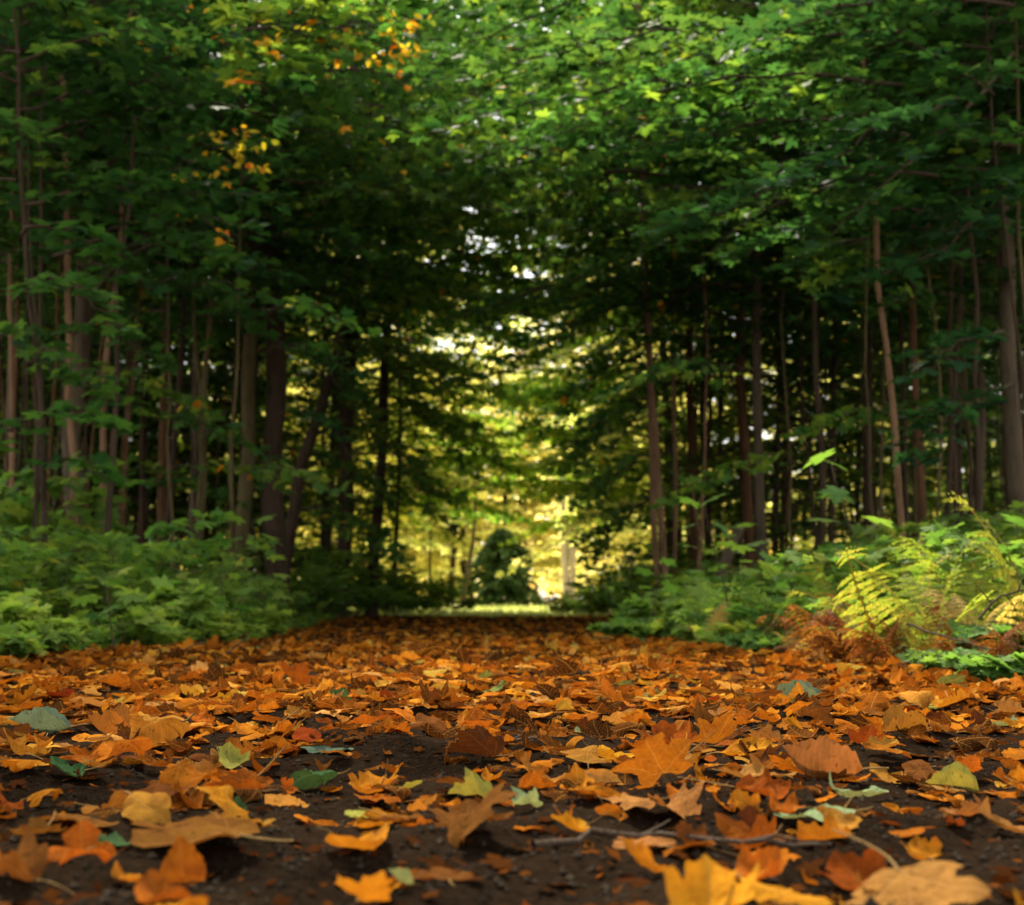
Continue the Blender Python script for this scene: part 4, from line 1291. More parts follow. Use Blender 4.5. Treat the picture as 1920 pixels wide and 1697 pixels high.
def fern(x, y, s, colour, nf, label=None, spreadz=1.0, facing=None):
    word = {'green': 'green', 'yellow': 'yellow-green', 'tan': 'dried tan', 'rust': 'withered rust-brown'}[colour]
    name = 'bracken_clump' if colour == 'rust' else 'fern'
    root = thing(name, (x, y, g1(x, y)), float(ru.uniform(0, 6.28)), label, 'bracken' if colour == 'rust' else 'fern', 'ferns along the right of the path')
    nf = max(4, int(nf * 0.65)) if colour != 'rust' else nf - 3
    for i in range(nf):
        o = link('frond', FRONDS[colour][i % 3], root)
        k = {'green': 1.55, 'yellow': 2.0, 'tan': 1.4, 'rust': 1.4}[colour] * s * ru.uniform(0.5, 1.15)
        o.scale = (k, k * ru.uniform(0.9, 1.1), k * spreadz)
        o.rotation_euler = (ru.normal(0, 0.28), ru.normal(0.05, 0.28), i * 6.283 / nf + ru.normal(0, 0.5))
    if label is None:
        px, py = proj((x, y, g1(x, y) + 0.15))
        FERNS.append((root, word + (' bracken clump' if colour == 'rust' else ' fern'), px, py))
    return root


def gpx(px, d):
    return (px - CX) / F * d


FERN_MARKS = []
for px, d, s, colr, nf, label, short in [
    (1300, 7.0, 0.72, 'green', 7, 'upright pale green fern nearest the opening on the path edge', 'the upright pale green fern'),
    (1325, 6.3, 0.42, 'tan', 7, 'bleached tan fern at the foot of the upright pale green fern', 'the bleached tan fern'),
    (1440, 6.6, 0.70, 'green', 8, 'arching olive fern between the bleached fern and the rust bracken', 'the arching olive fern'),
    (1545, 5.9, 0.45, 'yellow', 6, 'yellow-green fern rising behind the widest rust bracken heap', 'the yellow-green fern behind the bracken'),
    (1530, 4.9, 0.42, 'rust', 12, 'widest heap of withered rust bracken beside the leaf-strewn path', 'the widest rust bracken'),
    (1630, 4.7, 0.42, 'rust', 12, 'dark rust bracken heap between the widest heap and golden ferns', 'the dark rust bracken'),
    (1660, 4.6, 0.46, 'yellow', 7, 'golden-green fern leaning over the dark rust bracken', 'the golden-green fern'),
    (1750, 4.4, 0.44, 'yellow', 7, 'bright golden fern below the tall tan plume', 'the bright golden fern'),
    (1815, 4.5, 0.56, 'tan', 8, 'tall feathery tan plume standing above the other ferns', 'the tall tan plume'),
    (1790, 5.2, 0.66, 'yellow', 7, 'tallest yellow fern behind the tan plume', 'the tallest yellow fern'),
    (1850, 4.0, 0.36, 'rust', 11, 'red-brown withered bracken by the broad-leaved plant', 'the red-brown bracken'),
    (1480, 5.3, 0.28, 'tan', 7, 'small pale tan fern at the path side of the widest rust bracken', None),
    (1720, 4.9, 0.42, 'tan', 6, 'tan fern wedged between the two golden ferns', None),
    (1690, 4.9, 0.50, 'yellow', 7, 'yellow fern standing close behind the golden-green fern', None),
    (1850, 4.7, 0.48, 'yellow', 7, 'yellow fern behind the red-brown bracken', None),
    (1590, 5.6, 0.44, 'yellow', 7, 'yellow fern behind the gap between the two bracken heaps', None),
    (1560, 4.7, 0.40, 'rust', 10, 'rust bracken spilling onto the leaves in front of the widest heap', None),
    (1680, 4.4, 0.38, 'rust', 10, 'low rust bracken at the foot of the golden-green fern', None),
    (1780, 4.2, 0.36, 'rust', 10, 'crisp rust bracken under the bright golden fern', None),
    (1480, 6.2, 0.50, 'green', 7, 'green fern close behind the small pale tan fern', None),
    (1385, 6.9, 0.55, 'green', 7, 'soft green fern between the pale fern and the olive fern', None),
]:
    fern(gpx(px, d), d, s, colr, nf, label)
    if short: FERN_MARKS.append((short, px, 1150))
for k in range(400):
    if len(FERNS) >= 20: break
    y = ru.uniform(4.6, 9)
    x = xr(y) + 0.35 + ru.random() * 1.2
    if x > 0.36 * y or not sp_ok(x, y, 0.34): continue
    fern(x, y, ru.uniform(0.35, 0.6), ['green', 'yellow', 'green', 'tan'][int(ru.integers(0, 4))], 6)
# leafy plants at the right
for px, d, s, lab in [(1895, 3.6, 0.62, 'broad-leaved bright green plant beside the red-brown bracken at the picture edge'),
                      (1770, 4.1, 0.55, 'small light green leafy plant in front of the bright golden fern'),
                      (1440, 5.6, 0.7, 'dark green leafy tuft at the path side of the widest rust bracken'),
                      (1925, 4.3, 1.0, 'taller leafy sprig standing behind the broad-leaved plant'),
                      (1250, 8.0, 1.0, 'fresh green leafy plant in front of the upright pale green fern'),
                      (1180, 9.0, 1.0, 'foremost green leafy plant where the ferns narrow the path'),
                      (1340, 6.9, 1.0, 'green leafy plant under the bleached tan fern'),
                      (1610, 5.6, 0.50, 'tall mid-green leafy plant between the yellow-green fern and the dark rust bracken'),
                      (1700, 5.4, 0.45, 'leafy green plant rising just behind the golden-green fern'),
                      (1870, 5.0, 0.52, 'tallest leafy plant behind the tall tan plume'),
                      (1500, 6.2, 0.42, 'round-topped leafy plant behind the arching olive fern'),
                      (1400, 6.6, 0.36, 'low leafy plant between the bleached tan fern and arching olive fern')]:
    root = put_plant('leafy_plant', SHR if px in (1610, 1700, 1870, 1500, 1400) else SEED, gpx(px, d), d, s, int(px), 'plant', None, None, mats=None)
    for ch in root.children:
        if ch.name.startswith('foliage'):
            ch.material_slots[0].link = 'OBJECT'; ch.material_slots[0].material = SHRUB_LEAF if px in (1610, 1700, 1870, 1500, 1400) else FERN_GREEN
    SHRUBS.pop()
    tag(root, lab, 'plant')
c = 0
for k in range(3000):
    if c >= 26: break
    y = ru.uniform(5.4, 12)
    x = xr(y) + ru.uniform(0.0, 0.6)
    if not sp_ok(x, y, 0.2): continue
    put_plant('seedling', SEED, x, y, ru.uniform(0.7, 1.2), int(ru.integers(0, 9)), 'seedling', 'fresh green seedling', 'green seedlings at the fern side of the path')
    c += 1


# ------------------------------------------------------------------ fallen leaves
def blade(kind, seed, pose, rings=(0.0, 0.28, 0.52, 0.76, 1.0), K=44):
    """A detailed single leaf, lying in its own plane then bent."""
    r = np.random.default_rng(seed)
    o = closed(MAPLE_FULL if kind == 'maple' else OVAL)
    seg = np.linalg.norm(np.diff(np.vstack([o, o[:1]]), axis=0), axis=1)
    cum = np.concatenate([[0], np.cumsum(seg)])
    s = np.linspace(0, cum[-1], K, endpoint=False)
    oc = np.vstack([o, o[:1]])
    O = np.column_stack([np.interp(s, cum, oc[:, 0]), np.interp(s, cum, oc[:, 1])])
    O *= 1 + 0.03 * r.normal(0, 1, (K, 1))
    cen = np.array([0.0, 0.33 if kind == 'maple' else 0.45])
    if kind == 'maple':      # withered lobes are blunter than fresh ones
        dl = np.linalg.norm(O - cen, axis=1, keepdims=True)
        O = cen + (O - cen) / dl * dl.mean() * (dl / dl.mean()) ** 0.72
    V2 = [cen[None]]
    for q in rings[1:]:
        V2.append(cen + (O - cen) * q)
    V2 = np.concatenate(V2)
    Ft = [(0, 1 + i, 1 + (i + 1) % K) for i in range(K)]
    Fq = []
    for a in range(len(rings) - 2):
        b0 = 1 + a * K
        for i in range(K):
            j = (i + 1) % K
            Fq.append((b0 + i, b0 + K + i, b0 + K + j, b0 + j))
    x, y = V2[:, 0].copy(), V2[:, 1].copy()
    rr = np.linalg.norm(V2 - cen, axis=1)
    th = np.arctan2(V2[:, 0] - cen[0], V2[:, 1] - cen[1])
    z = 0.045 * np.sin(5 * x + r.uniform(0, 6)) * np.cos(6 * y + r.uniform(0, 6)) + 0.03 * np.sin(13 * x + r.uniform(0, 6)) * np.sin(11 * y + r.uniform(0, 6))
    amp = {'flat': 0.08, 'cupped': 0.24, 'rolled': 0.12, 'folded': 0.10, 'upright': 0.2, 'crumpled': 0.32}[pose]
    z += amp * rr ** 2 * (1 + 0.8 * np.cos(2 * th + r.uniform(0, 6)) + 0.9 * np.cos(3 * th + r.uniform(0, 6)) + 0.5 * np.cos(5 * th + r.uniform(0, 6)))
    if kind == 'oval':
        z += 0.016 * np.cos((y - 0.7 * np.abs(x)) * 75) * np.minimum(np.abs(x) * 6, 1)      # pleated ribs
    if pose == 'folded':
        z += np.abs(x) * r.uniform(0.7, 1.4)
    kx = {'flat': r.uniform(-0.5, 0.5), 'cupped': r.uniform(0.8, 1.6), 'rolled': r.uniform(2.4, 4.2) * r.choice([1, -1]), 'folded': 0.5, 'upright': r.uniform(0.8, 1.8), 'crumpled': r.uniform(1.2, 2.4) * r.choice([1, -1])}[pose]
    ky = {'flat': r.uniform(-0.4, 0.5), 'cupped': r.uniform(0.6, 1.6), 'rolled': r.uniform(-0.6, 0.8), 'folded': r.uniform(-1.2, 1.4), 'upright': r.uniform(0.8, 2.0), 'crumpled': r.uniform(-2.2, 2.2)}[pose]
    # oblique roll axis so curls do not all align
    al = r.normal(0, 0.35)
    xa, ya = x * math.cos(al) + y * math.sin(al), -x * math.sin(al) + y * math.cos(al)
    if abs(kx) > 1e-3:
        a = xa * kx
        X = np.sin(a) / kx - z * np.sin(a); Z = (1 - np.cos(a)) / kx + z * np.cos(a)
    else:
        X, Z = xa, z
    yc = ya - 0.4
    if abs(ky) > 1e-3:
        a = yc * ky
        Y = np.sin(a) / ky - Z * np.sin(a); Z2 = (1 - np.cos(a)) / ky + Z * np.cos(a)
    else:
        Y, Z2 = yc, Z
    V = np.column_stack([X, Y, Z2])
    uv = np.column_stack([V2[:, 0] + 0.5, V2[:, 1]])
    # where the stalk leaves the blade
    i0 = 1 + (len(rings) - 2) * K + int(np.argmin(np.linalg.norm(O - np.array([0, 0.0]), axis=1)))
    return V, np.array(Ft), np.array(Fq), uv, V[i0], V[i0] - V[0]


POSES = ['flat', 'cupped', 'rolled', 'folded', 'upright', 'crumpled']
PROTO = {}
for kind in ('maple', 'oval'):
    for pi_, pose in enumerate(POSES):
        lst = []
        for q in range(4):
            V, Ft, Fq, uv, sp0, sd0 = blade(kind, 900 + pi_ * 17 + q * 5 + (kind == 'oval') * 300, pose)
            mb = MB(); mb.add(V, [Ft, Fq], 0.0, uv)
            me = mb.mesh('fallen_leaf', DM[('orange', kind)], True)
            sd = sd0 / (np.linalg.norm(sd0) + 1e-9)
            r = np.random.default_rng(q + pi_)
            bend = r.normal(0, 0.25, 3)
            L = 0.5 if kind == 'maple' else 0.2
            pts = np.array([sp0 + sd * L * w + bend * L * w * w for w in np.linspace(-0.05, 1, 7)])
            sb = MB(); tube(sb, pts, np.linspace(0.013, 0.009, 7), 5)
            sme = sb.mesh('stem', STEM, True)
            lst.append((me, sme, V, pts))
        PROTO[(kind, pose)] = lst
LEAVES, LEAF_MARKS, HERO_XY = [], [], []


def put_leaf(x, y, size, kind, pose, colour, yaw, pitch=0.0, roll=0.0, lift=0.0, idx=0, stem=True, label=None, short=None, flip=False, zs=1.0):
    me, sme, V, spts = PROTO[(kind, pose)][idx % 4]
    o = link('fallen_leaf', me)
    o.material_slots[0].link = 'OBJECT'
    o.material_slots[0].material = DM[(colour, kind)]
    rot = Euler((pitch + (PI if flip else 0), roll, yaw), 'XYZ')
    o.rotation_euler = rot
    o.scale = (size, size, size * zs)
    R3 = np.array(rot.to_matrix())
    W = (V * np.array([1, 1, zs]) * size) @ R3.T
    zmin = np.percentile(W[:, 2], 4)
    hz = float(gz(x, y) + hnoise(np.array([x]), np.array([y]))[0]) if y < 22 else g1(x, y)
    o.location = (x, y, hz - zmin + 0.001 + lift)
    if stem:
        s = link('stem', sme, o)
    tag(o, label, 'leaf', 'fallen leaves lying on the path')
    zc = o.location.z
    px, py = proj((x, y, zc))
    if short: LEAF_MARKS.append((short, px, py))
    return o, px, py


# leaves singled out in the photo: px, py of their foot, width in px, kind, pose, colour, yaw, pitch, label, short
HL = [
    (655, 1712, 130, 'maple', 'upright', 'golden', 2.6, 0.7, 'bright golden maple leaf standing up in two lobes at the bottom edge', 'the two-lobed golden leaf'),
    (345, 1612, 270, 'maple', 'flat', 'brown', 1.4, 0.05, 'widest flat brown maple leaf lying on bare dark soil', 'the widest flat brown leaf'),
    (150, 1640, 125, 'maple', 'crumpled', 'orange', 0.4, 0.35, 'crumpled orange maple leaf propped up in front of the dark green leaf', 'the propped orange leaf'),
    (200, 1600, 100, 'maple', 'flat', 'green', 2.0, 0.15, 'dark green leaf lying behind the propped orange leaf', 'the dark green leaf'),
    (70, 1600, 110, 'maple', 'cupped', 'brown', 2.9, 0.1, 'dull brown leaf lying flat behind the propped orange leaf', None),
    (405, 1545, 110, 'maple', 'crumpled', 'amber', 1.0, 0.5, 'twisted amber leaf with raised lobes beside small green scraps', 'the twisted amber leaf'),
    (450, 1530, 40, 'oval', 'cupped', 'green', 0.3, 0.3, 'tiny rounded green leaf touching the twisted amber leaf', None),
    (245, 1515, 150, 'maple', 'flat', 'brown', 0.5, 0.02, 'faded flat brown leaf pressed on soil behind the twisted amber leaf', 'the pressed brown leaf'),
    (125, 1468, 100, 'maple', 'cupped', 'green', 1.2, 0.25, 'large dark green leaf raised in front of the yellowed ribbed leaf', 'the raised green leaf'),
    (50, 1440, 95, 'oval', 'cupped', 'ochre', 2.4, 0.3, 'yellowed ribbed leaf leaning behind the raised green leaf', 'the yellowed ribbed leaf'),
    (280, 1405, 135, 'oval', 'rolled', 'ochre', 1.35, 0.1, 'long folded ochre leaf with deep ribs', 'the long ribbed ochre leaf'),
    (205, 1378, 100, 'oval', 'folded', 'ochre', 1.7, 0.2, 'honey-coloured leaf overlapping the back of the long ribbed leaf', None),
    (85, 1375, 88, 'oval', 'folded', 'grey green', 1.8, 0.1, 'grey-green folded leaf beside an orange rolled one', 'the grey-green folded leaf'),
    (25, 1362, 70, 'oval', 'rolled', 'orange', 1.4, 0.1, 'orange rolled leaf next to the grey-green folded leaf', None),
    (590, 1480, 84, 'oval', 'rolled', 'green', 1.75, 0.1, 'deep green rolled leaf lying across orange leaves', 'the deep green rolled leaf'),
    (690, 1490, 125, 'maple', 'cupped', 'amber', 0.6, 0.1, 'broad amber leaf overlapping a red-orange leaf', 'the broad amber leaf'),
    (700, 1507, 90, 'maple', 'flat', 'rust', 2.2, 0.05, 'red-orange leaf peeping from under the broad amber leaf', None),
    (545, 1512, 85, 'oval', 'flat', 'ochre', 0.9, 0.1, 'ochre leaf flat on soil in front of the deep green rolled leaf', None),
    (680, 1556, 68, 'oval', 'flat', 'yellow green', 1.3, 0.05, 'yellow-green leaf whose long stalk points up and away', 'the yellow-green stalked leaf'),
    (755, 1565, 100, 'maple', 'flat', 'brown', 4.0, 0.05, 'star-shaped tan-brown maple leaf beside the yellow-green stalked leaf', 'the star-shaped brown leaf'),
    (537, 1292, 80, 'maple', 'upright', 'rust', 2.4, 1.0, 'rust-coloured leaf standing upright far up the path', 'the upright rust leaf'),
    (540, 1480, 55, 'maple', 'upright', 'orange', 0.9, 0.9, 'orange leaf on edge behind the deep green rolled leaf', None),
    (885, 1520, 80, 'maple', 'folded', 'yellow green', 1.0, 0.2, 'two-toned tan and green leaf with a stalk sticking up', 'the two-toned leaf'),
    (262, 1668, 85, 'oval', 'cupped', 'amber', 1.5, 0.0, 'small amber leaf alone on soil near the bottom edge', 'the lone amber leaf'),
    (752, 1668, 48, 'oval', 'folded', 'pale green', 2.2, 0.5, 'small pale mint leaf pointing upward near the bottom edge', 'the small mint leaf'),
    (830, 1655, 130, 'maple', 'flat', 'brown', 0.2, 0.0, 'faded brown leaf beside the small mint leaf', None),
    (15, 1530, 60, 'maple', 'crumpled', 'rust', 2.0, 0.3, 'crumpled rust leaf at the picture edge behind the brown leaf', None),
    (1310, 1728, 230, 'maple', 'cupped', 'golden', 0.3, 0.35, 'largest golden-yellow leaf filling the bottom edge', 'the largest golden leaf'),
    (1205, 1650, 130, 'maple', 'crumpled', 'amber', 2.2, 0.6, 'amber leaf curling up behind the largest golden leaf', 'the curling amber leaf'),
    (1430, 1675, 155, 'maple', 'cupped', 'orange', 4.6, 0.4, 'orange leaf propped against the largest golden leaf', 'the propped orange leaf by the golden one'),
    (1285, 1605, 100, 'maple', 'cupped', 'brown', 1.4, 0.5, 'brown cupped leaf standing behind the curling amber leaf', 'the brown cupped leaf'),
    (1245, 1500, 130, 'maple', 'crumpled', 'amber', 3.0, 0.9, 'big amber leaf standing tall in crumpled folds', 'the tall crumpled amber leaf'),
    (1322, 1490, 55, 'oval', 'upright', 'amber', 2.0, 0.8, 'small amber leaf standing against the tall crumpled one', None),
    (1280, 1525, 60, 'oval', 'rolled', 'orange', 0.6, 0.3, 'rolled orange leaf at the foot of the tall crumpled amber leaf', None),
    (1340, 1405, 100, 'maple', 'upright', 'orange', 3.3, 0.9, 'broad orange leaf set upright like a small tent', 'the tent-like orange leaf'),
    (1500, 1298, 50, 'maple', 'upright', 'orange', 2.9, 1.25, 'orange leaf whose curled tip stands tallest on the path', 'the tall curled tip'),
    (1505, 1325, 95, 'oval', 'folded', 'grey green', 1.45, 0.1, 'blue-green folded leaf in front of the tall curled tip', 'the blue-green folded leaf'),
    (1690, 1392, 80, 'oval', 'folded', 'ochre', 1.8, 0.2, 'ochre shell-like leaf with an upright stalk', 'the ochre shell leaf'),
    (1565, 1468, 130, 'oval', 'folded', 'tan', 2.0, 0.25, 'large tan leaf folded into a ridge', 'the tan ridge leaf'),
    (1610, 1500, 108, 'oval', 'cupped', 'pale green', 1.5, 0.05, 'pale green leaf curling beside the tan ridge leaf', 'the pale green curling leaf'),
    (1385, 1545, 78, 'maple', 'crumpled', 'amber', 1.0, 0.6, 'amber leaf hooded over a dark chestnut leaf', 'the hooded amber leaf'),
    (1475, 1545, 100, 'maple', 'cupped', 'orange', 0.3, 0.4, 'orange-brown leaf next to the hooded amber leaf', None),
    (1410, 1575, 75, 'maple', 'crumpled', 'chestnut', 0.3, 0.5, 'dark chestnut leaf under the hooded amber leaf', None),
    (1070, 1582, 85, 'maple', 'cupped', 'golden', 2.0, 0.3, 'yellow-orange leaf beside a dark fallen twig', 'the yellow-orange leaf by the twig'),
    (1185, 1535, 110, 'maple', 'flat', 'tan', 1.2, 0.05, 'pale tan leaf flat in front of the tall crumpled leaf', None),
    (1095, 1533, 70, 'maple', 'crumpled', 'rust', 1.6, 0.2, 'reddish leaf left of the pale tan flat leaf', None),
    (1025, 1482, 90, 'oval', 'cupped', 'ochre', 1.2, 0.3, 'ochre leaf opened like a shell', 'the ochre open shell'),
    (1890, 1560, 100, 'oval', 'cupped', 'tan', 1.0, 0.35, 'tan-orange rounded leaf cut by the picture edge', 'the tan edge leaf'),
    (1715, 1610, 88, 'maple', 'crumpled', 'orange', 0.5, 0.3, 'ruffled orange leaf in front of a dark gap of soil', 'the ruffled orange leaf'),
    (1535, 1592, 120, 'maple', 'rolled', 'amber', 1.5, 0.1, 'long rolled amber leaf behind the bottom leaves', 'the long rolled amber leaf'),
    (1660, 1695, 100, 'oval', 'cupped', 'ochre', 1.3, 0.2, 'ochre oval leaf sunk at the bottom edge', None),
    (1832, 1680, 60, 'maple', 'crumpled', 'amber', 2.4, 0.4, 'small amber ball of a leaf near the bottom edge', None),
    (1540, 1560, 120, 'oval', 'flat', 'pale green', 1.6, 0.0, 'thin pale green leaf seen edge-on behind the long rolled amber leaf', None),
    (1610, 1408, 78, 'maple', 'upright', 'rust', 2.6, 0.7, 'rust leaf raised near the ochre shell leaf', None),
    (1700, 1308, 70, 'maple', 'cupped', 'orange', 0.8, 0.5, 'red-orange leaf close to the bracken heaps', None),
    (1200, 1290, 55, 'maple', 'cupped', 'golden', 0.8, 0.3, 'golden leaf alone among rust leaves far up the path', None),
    (1465, 1436, 42, 'oval', 'cupped', 'amber', 0.8, 0.4, 'small amber oval leaf on a patch of bare soil', None),
    (1200, 1602, 125, 'maple', 'flat', 'tan', 0.9, 0.02, 'faded greenish-tan leaf behind the curling amber leaf', None),
    (980, 1530, 55, 'maple', 'folded', 'pale green', 1.8, 0.2, 'light green pointed scrap beside the two-toned leaf', None),
    (636, 1330, 42, 'oval', 'folded', 'green', 1.7, 0.3, 'small deep green leaf among tan ones up the path', None),
    (1090, 1370, 48, 'maple', 'crumpled', 'pale green', 1.3, 0.2, 'pale green frilly leaf in the middle of the path', 'the frilly green leaf'),
    (620, 1422, 80, 'oval', 'flat', 'grey green', 1.55, 0.0, 'slim grey-green leaf lying edge-on', None),
    (1240, 1400, 120, 'maple', 'cupped', 'rust', 1.1, 0.3, 'brown-rust ridged leaf beside the tent-like orange leaf', None),
    (1260, 1430, 110, 'maple', 'cupped', 'tan', 2.1, 0.15, 'grey-tan leaf in front of the tent-like orange leaf', None),
    (520, 1420, 90, 'maple', 'cupped', 'rust', 0.4, 0.2, 'rust leaf spread flat in mid-path behind the deep green leaf', None),
    (750, 1370, 90, 'maple', 'crumpled', 'orange', 0.9, 0.3, 'orange leaf over a tan one in mid-path', None),
    (850, 1330, 60, 'maple', 'crumpled', 'rust', 0.9, 0.7, 'brown ribbed leaf curling upright in mid-path', None),
    (1160, 1345, 75, 'oval', 'upright', 'orange', 0.9, 0.7, 'arched orange leaf beyond the frilly green leaf', None),
    (1660, 1455, 95, 'maple', 'cupped', 'ochre', 0.6, 0.3, 'ochre-orange leaf behind the pale green curling leaf', None),
    (1800, 1480, 70, 'oval', 'folded', 'yellow green', 0.9, 0.2, 'olive-yellow leaf near the tan edge leaf', None),
]
for i, (px, py, w, kind, pose, colr, yaw, pitch, lab, short) in enumerate(HL):
    g = on_ground(px, py)
    span = {'maple': 1.08, 'oval': 0.75}[kind]
    size = w * g.y / F / span
    size = min(size, 0.13)
    y = g.y + size * 0.25
    put_leaf(g.x * y / g.y, y, size, kind, pose, colr, yaw, pitch, 0.0, 0.004, i, kind == 'maple' or i % 2 == 0, lab, short)
    HERO_XY.append((g.x * y / g.y, y, size))

rl = np.random.default_rng(44)
NRAND = 300 - len(HL)
cands = []
tries = 0
while len(cands) < NRAND and tries < 20000:
    tries += 1
    # uniform over the visible ground from near to 2.7 m
    y = math.sqrt(rl.uniform(0.8 ** 2, 2.95 ** 2))
    x = rl.uniform(-0.37, 0.37) * y
    dens = np.interp(y, [0.8, 1.2, 1.7, 2.2], [0.5, 0.6, 0.85, 1.0]) * (0.65 + 0.35 * min(1, abs(x / y) / 0.25))
    if rl.random() > dens: continue
    if any((x - a) ** 2 + (y - b) ** 2 < (0.42 * s) ** 2 for a, b, s in HERO_XY): continue
    if y < 1.5 and any((x - a) ** 2 + ((y - b) * 0.8) ** 2 < 0.05 ** 2 for a, b in cands): continue
    cands.append((x, y))
colours = ['orange', 'amber', 'rust', 'brown', 'tan', 'ochre', 'red', 'chestnut', 'golden', 'pale green', 'yellow green']
cw = np.array([0.17, 0.12, 0.18, 0.18, 0.13, 0.13, 0.015, 0.06, 0.025, 0.01, 0.01]); cw /= cw.sum()
POSE_WORD = {'flat': 'flat', 'cupped': 'cupped', 'rolled': 'rolled-up', 'folded': 'folded', 'upright': 'raised', 'crumpled': 'crumpled'}
for i, (x, y) in enumerate(cands):
    kind = 'maple' if rl.random() < 0.52 else 'oval'
    pose = POSES[int(rl.choice(6, p=[0.20, 0.24, 0.16, 0.13, 0.06, 0.21]))]
    colr = colours[int(rl.choice(len(colours), p=cw))]
    size = float(np.clip(rl.normal(0.052, 0.014), 0.026, 0.085))
    if kind == 'oval': size *= 1.05
    o, px, py = put_leaf(x, y, size, kind, pose, colr, rl.uniform(0, 6.28), rl.normal(0, 0.14) + (0.6 if pose == 'upright' else 0), rl.normal(0, 0.14), rl.uniform(0, 0.012) * (y > 1.4), int(rl.integers(0, 4)), rl.random() < 0.45, zs=0.8)
    szw = 'small' if size < 0.044 else ('large' if size > 0.064 else 'medium-sized')
    LEAVES.append((o, '%s %s %s %s leaf' % (szw, POSE_WORD[pose], colr, kind if kind == 'maple' else 'oval'), px, py))

# the rest of the litter, beyond counting
LT = MB()
POSE_P = [0.10, 0.22, 0.20, 0.16, 0.07, 0.25]
protos = []
for kind in ('maple', 'oval'):
    for pi_, pose in enumerate(POSES):
        for q in range(3):
            protos.append(blade(kind, 1500 + pi_ * 31 + q * 7 + (kind == 'oval') * 400, pose, rings=(0.0, 0.55, 1.0), K=22)[:4])
N = 13000
yy = np.where(rl.random(N) < 0.5, 2.4 + 5 * rl.random(N), 2.7 + 24.0 * rl.random(N) ** 1.3)
a, b = xl(yy) - 0.1, xr(yy) + 0.1
xx = a + (b - a) * rl.random(N)
# drift thicker along both edges and on the right bank
m = rl.random(N) < 0.16
xx[m] = np.where(rl.random(m.sum()) < 0.5, xl(yy[m]) + rl.normal(0, 0.25, m.sum()), xr(yy[m]) + rl.normal(0, 0.22, m.sum()))
vis = np.abs(xx) < 0.40 * yy + 0.15
xx, yy = xx[vis], yy[vis]
pw = np.array([POSE_P[(i // 3) % 6] for i in range(len(protos))]); pw /= pw.sum()
pk = rl.choice(len(protos), len(xx), p=pw)
tint = np.clip(rl.normal(0.38, 0.31, len(xx)), 0, 0.97)
tint[rl.random(len(xx)) < 0.01] = 1.0
size = np.clip(rl.normal(0.049, 0.016, len(xx)), 0.02, 0.09)
yaw = rl.uniform(0, 6.28, len(xx)); pit = rl.normal(0, 0.13, len(xx)); rol = rl.normal(0, 0.13, len(xx))
st_ = rl.random(len(xx)) < 0.02
pit[st_] += rl.uniform(0.5, 1.1, st_.sum())
lift = rl.uniform(0, 0.014, len(xx))
nn = 1550
y2 = 0.95 + 2.5 * rl.random(nn) ** 0.55
x2 = rl.uniform(-0.39, 0.39, nn) * y2
xx = np.concatenate([xx, x2]); yy = np.concatenate([yy, y2])
pk = np.concatenate([pk, rl.integers(0, len(protos), nn)])
tint = np.concatenate([tint, np.clip(rl.normal(0.25, 0.25, nn), 0, 0.95)])
size = np.concatenate([size, np.clip(rl.normal(0.034, 0.010, nn) * np.interp(y2, [0.9, 2.2], [0.75, 1.3]), 0.014, 0.06)])
yaw = np.concatenate([yaw, rl.uniform(0, 6.28, nn)]); pit = np.concatenate([pit, rl.normal(0, 0.15, nn)]); rol = np.concatenate([rol, rl.normal(0, 0.15, nn)])
lift = np.concatenate([lift, np.zeros(nn)])
zg = gz(xx, yy) + hnoise(xx, yy)
for i in range(len(xx)):
    V, Ft, Fq, uv = protos[pk[i]]
    R3 = np.array(Euler((pit[i], rol[i], yaw[i])).to_matrix())
    W = (V * np.array([1, 1, 0.72]) * size[i]) @ R3.T
    W[:, 2] += zg[i] - np.percentile(W[:, 2], 6) + lift[i]
    W[:, 0] += xx[i]; W[:, 1] += yy[i]
    LT.add(W, [Ft, Fq], tint[i], uv)
tag(LT.obj('leaf_litter', LITTER, smooth=True), 'thick carpet of fallen orange and brown leaves covering the path', 'leaf litter', kind='stuff')
# small crumbled bits of leaf lying flat on the near soil
FB = MB()
n = 1500
yy = 0.75 + 2.6 * rl.random(n) ** 1.1
xx = rl.uniform(-0.38, 0.38, n) * yy
add_leaves(FB, np.column_stack([xx, yy, gz(xx, yy) + hnoise(xx, yy) + 0.003]), np.array([0, 0, 1.0]) + rl.normal(0, 0.3, (n, 3)), rl.normal(0, 1, (n, 3)) * [1, 1, 0.1],
           0.006 + 0.020 * rl.random(n) ** 2.5, np.clip(rl.normal(0.05, 0.10, n), 0, 0.4), SH_MID)
tag(FB.obj('leaf_fragments', LITTER), 'small crumbled leaf fragments on the dark soil', 'leaf litter', kind='stuff')
# litter spread thinly over the forest floor
FL = MB()
n = 9000
yy = 3.5 + 24 * rl.random(n) ** 1.2
sd = rl.random(n) < 0.5
d = rl.random(n) * (0.40 * yy)
xx = np.where(sd, xl(yy) - 0.1 - d, xr(yy) + 0.1 + d)
add_leaves(FL, np.column_stack([xx, yy, gz(xx, yy) + 0.012]), np.array([0, 0, 1.0]) + rl.normal(0, 0.4, (n, 3)), rl.normal(0, 1, (n, 3)) * [1, 1, 0.2], rl.uniform(0.05, 0.11, n), np.clip(rl.normal(0.25, 0.2, n), 0, 1), SH_MID)
tag(FL.obj('woodland_litter', LITTER), 'brown fallen leaves on the forest floor under the trees', 'leaf litter', kind='stuff')


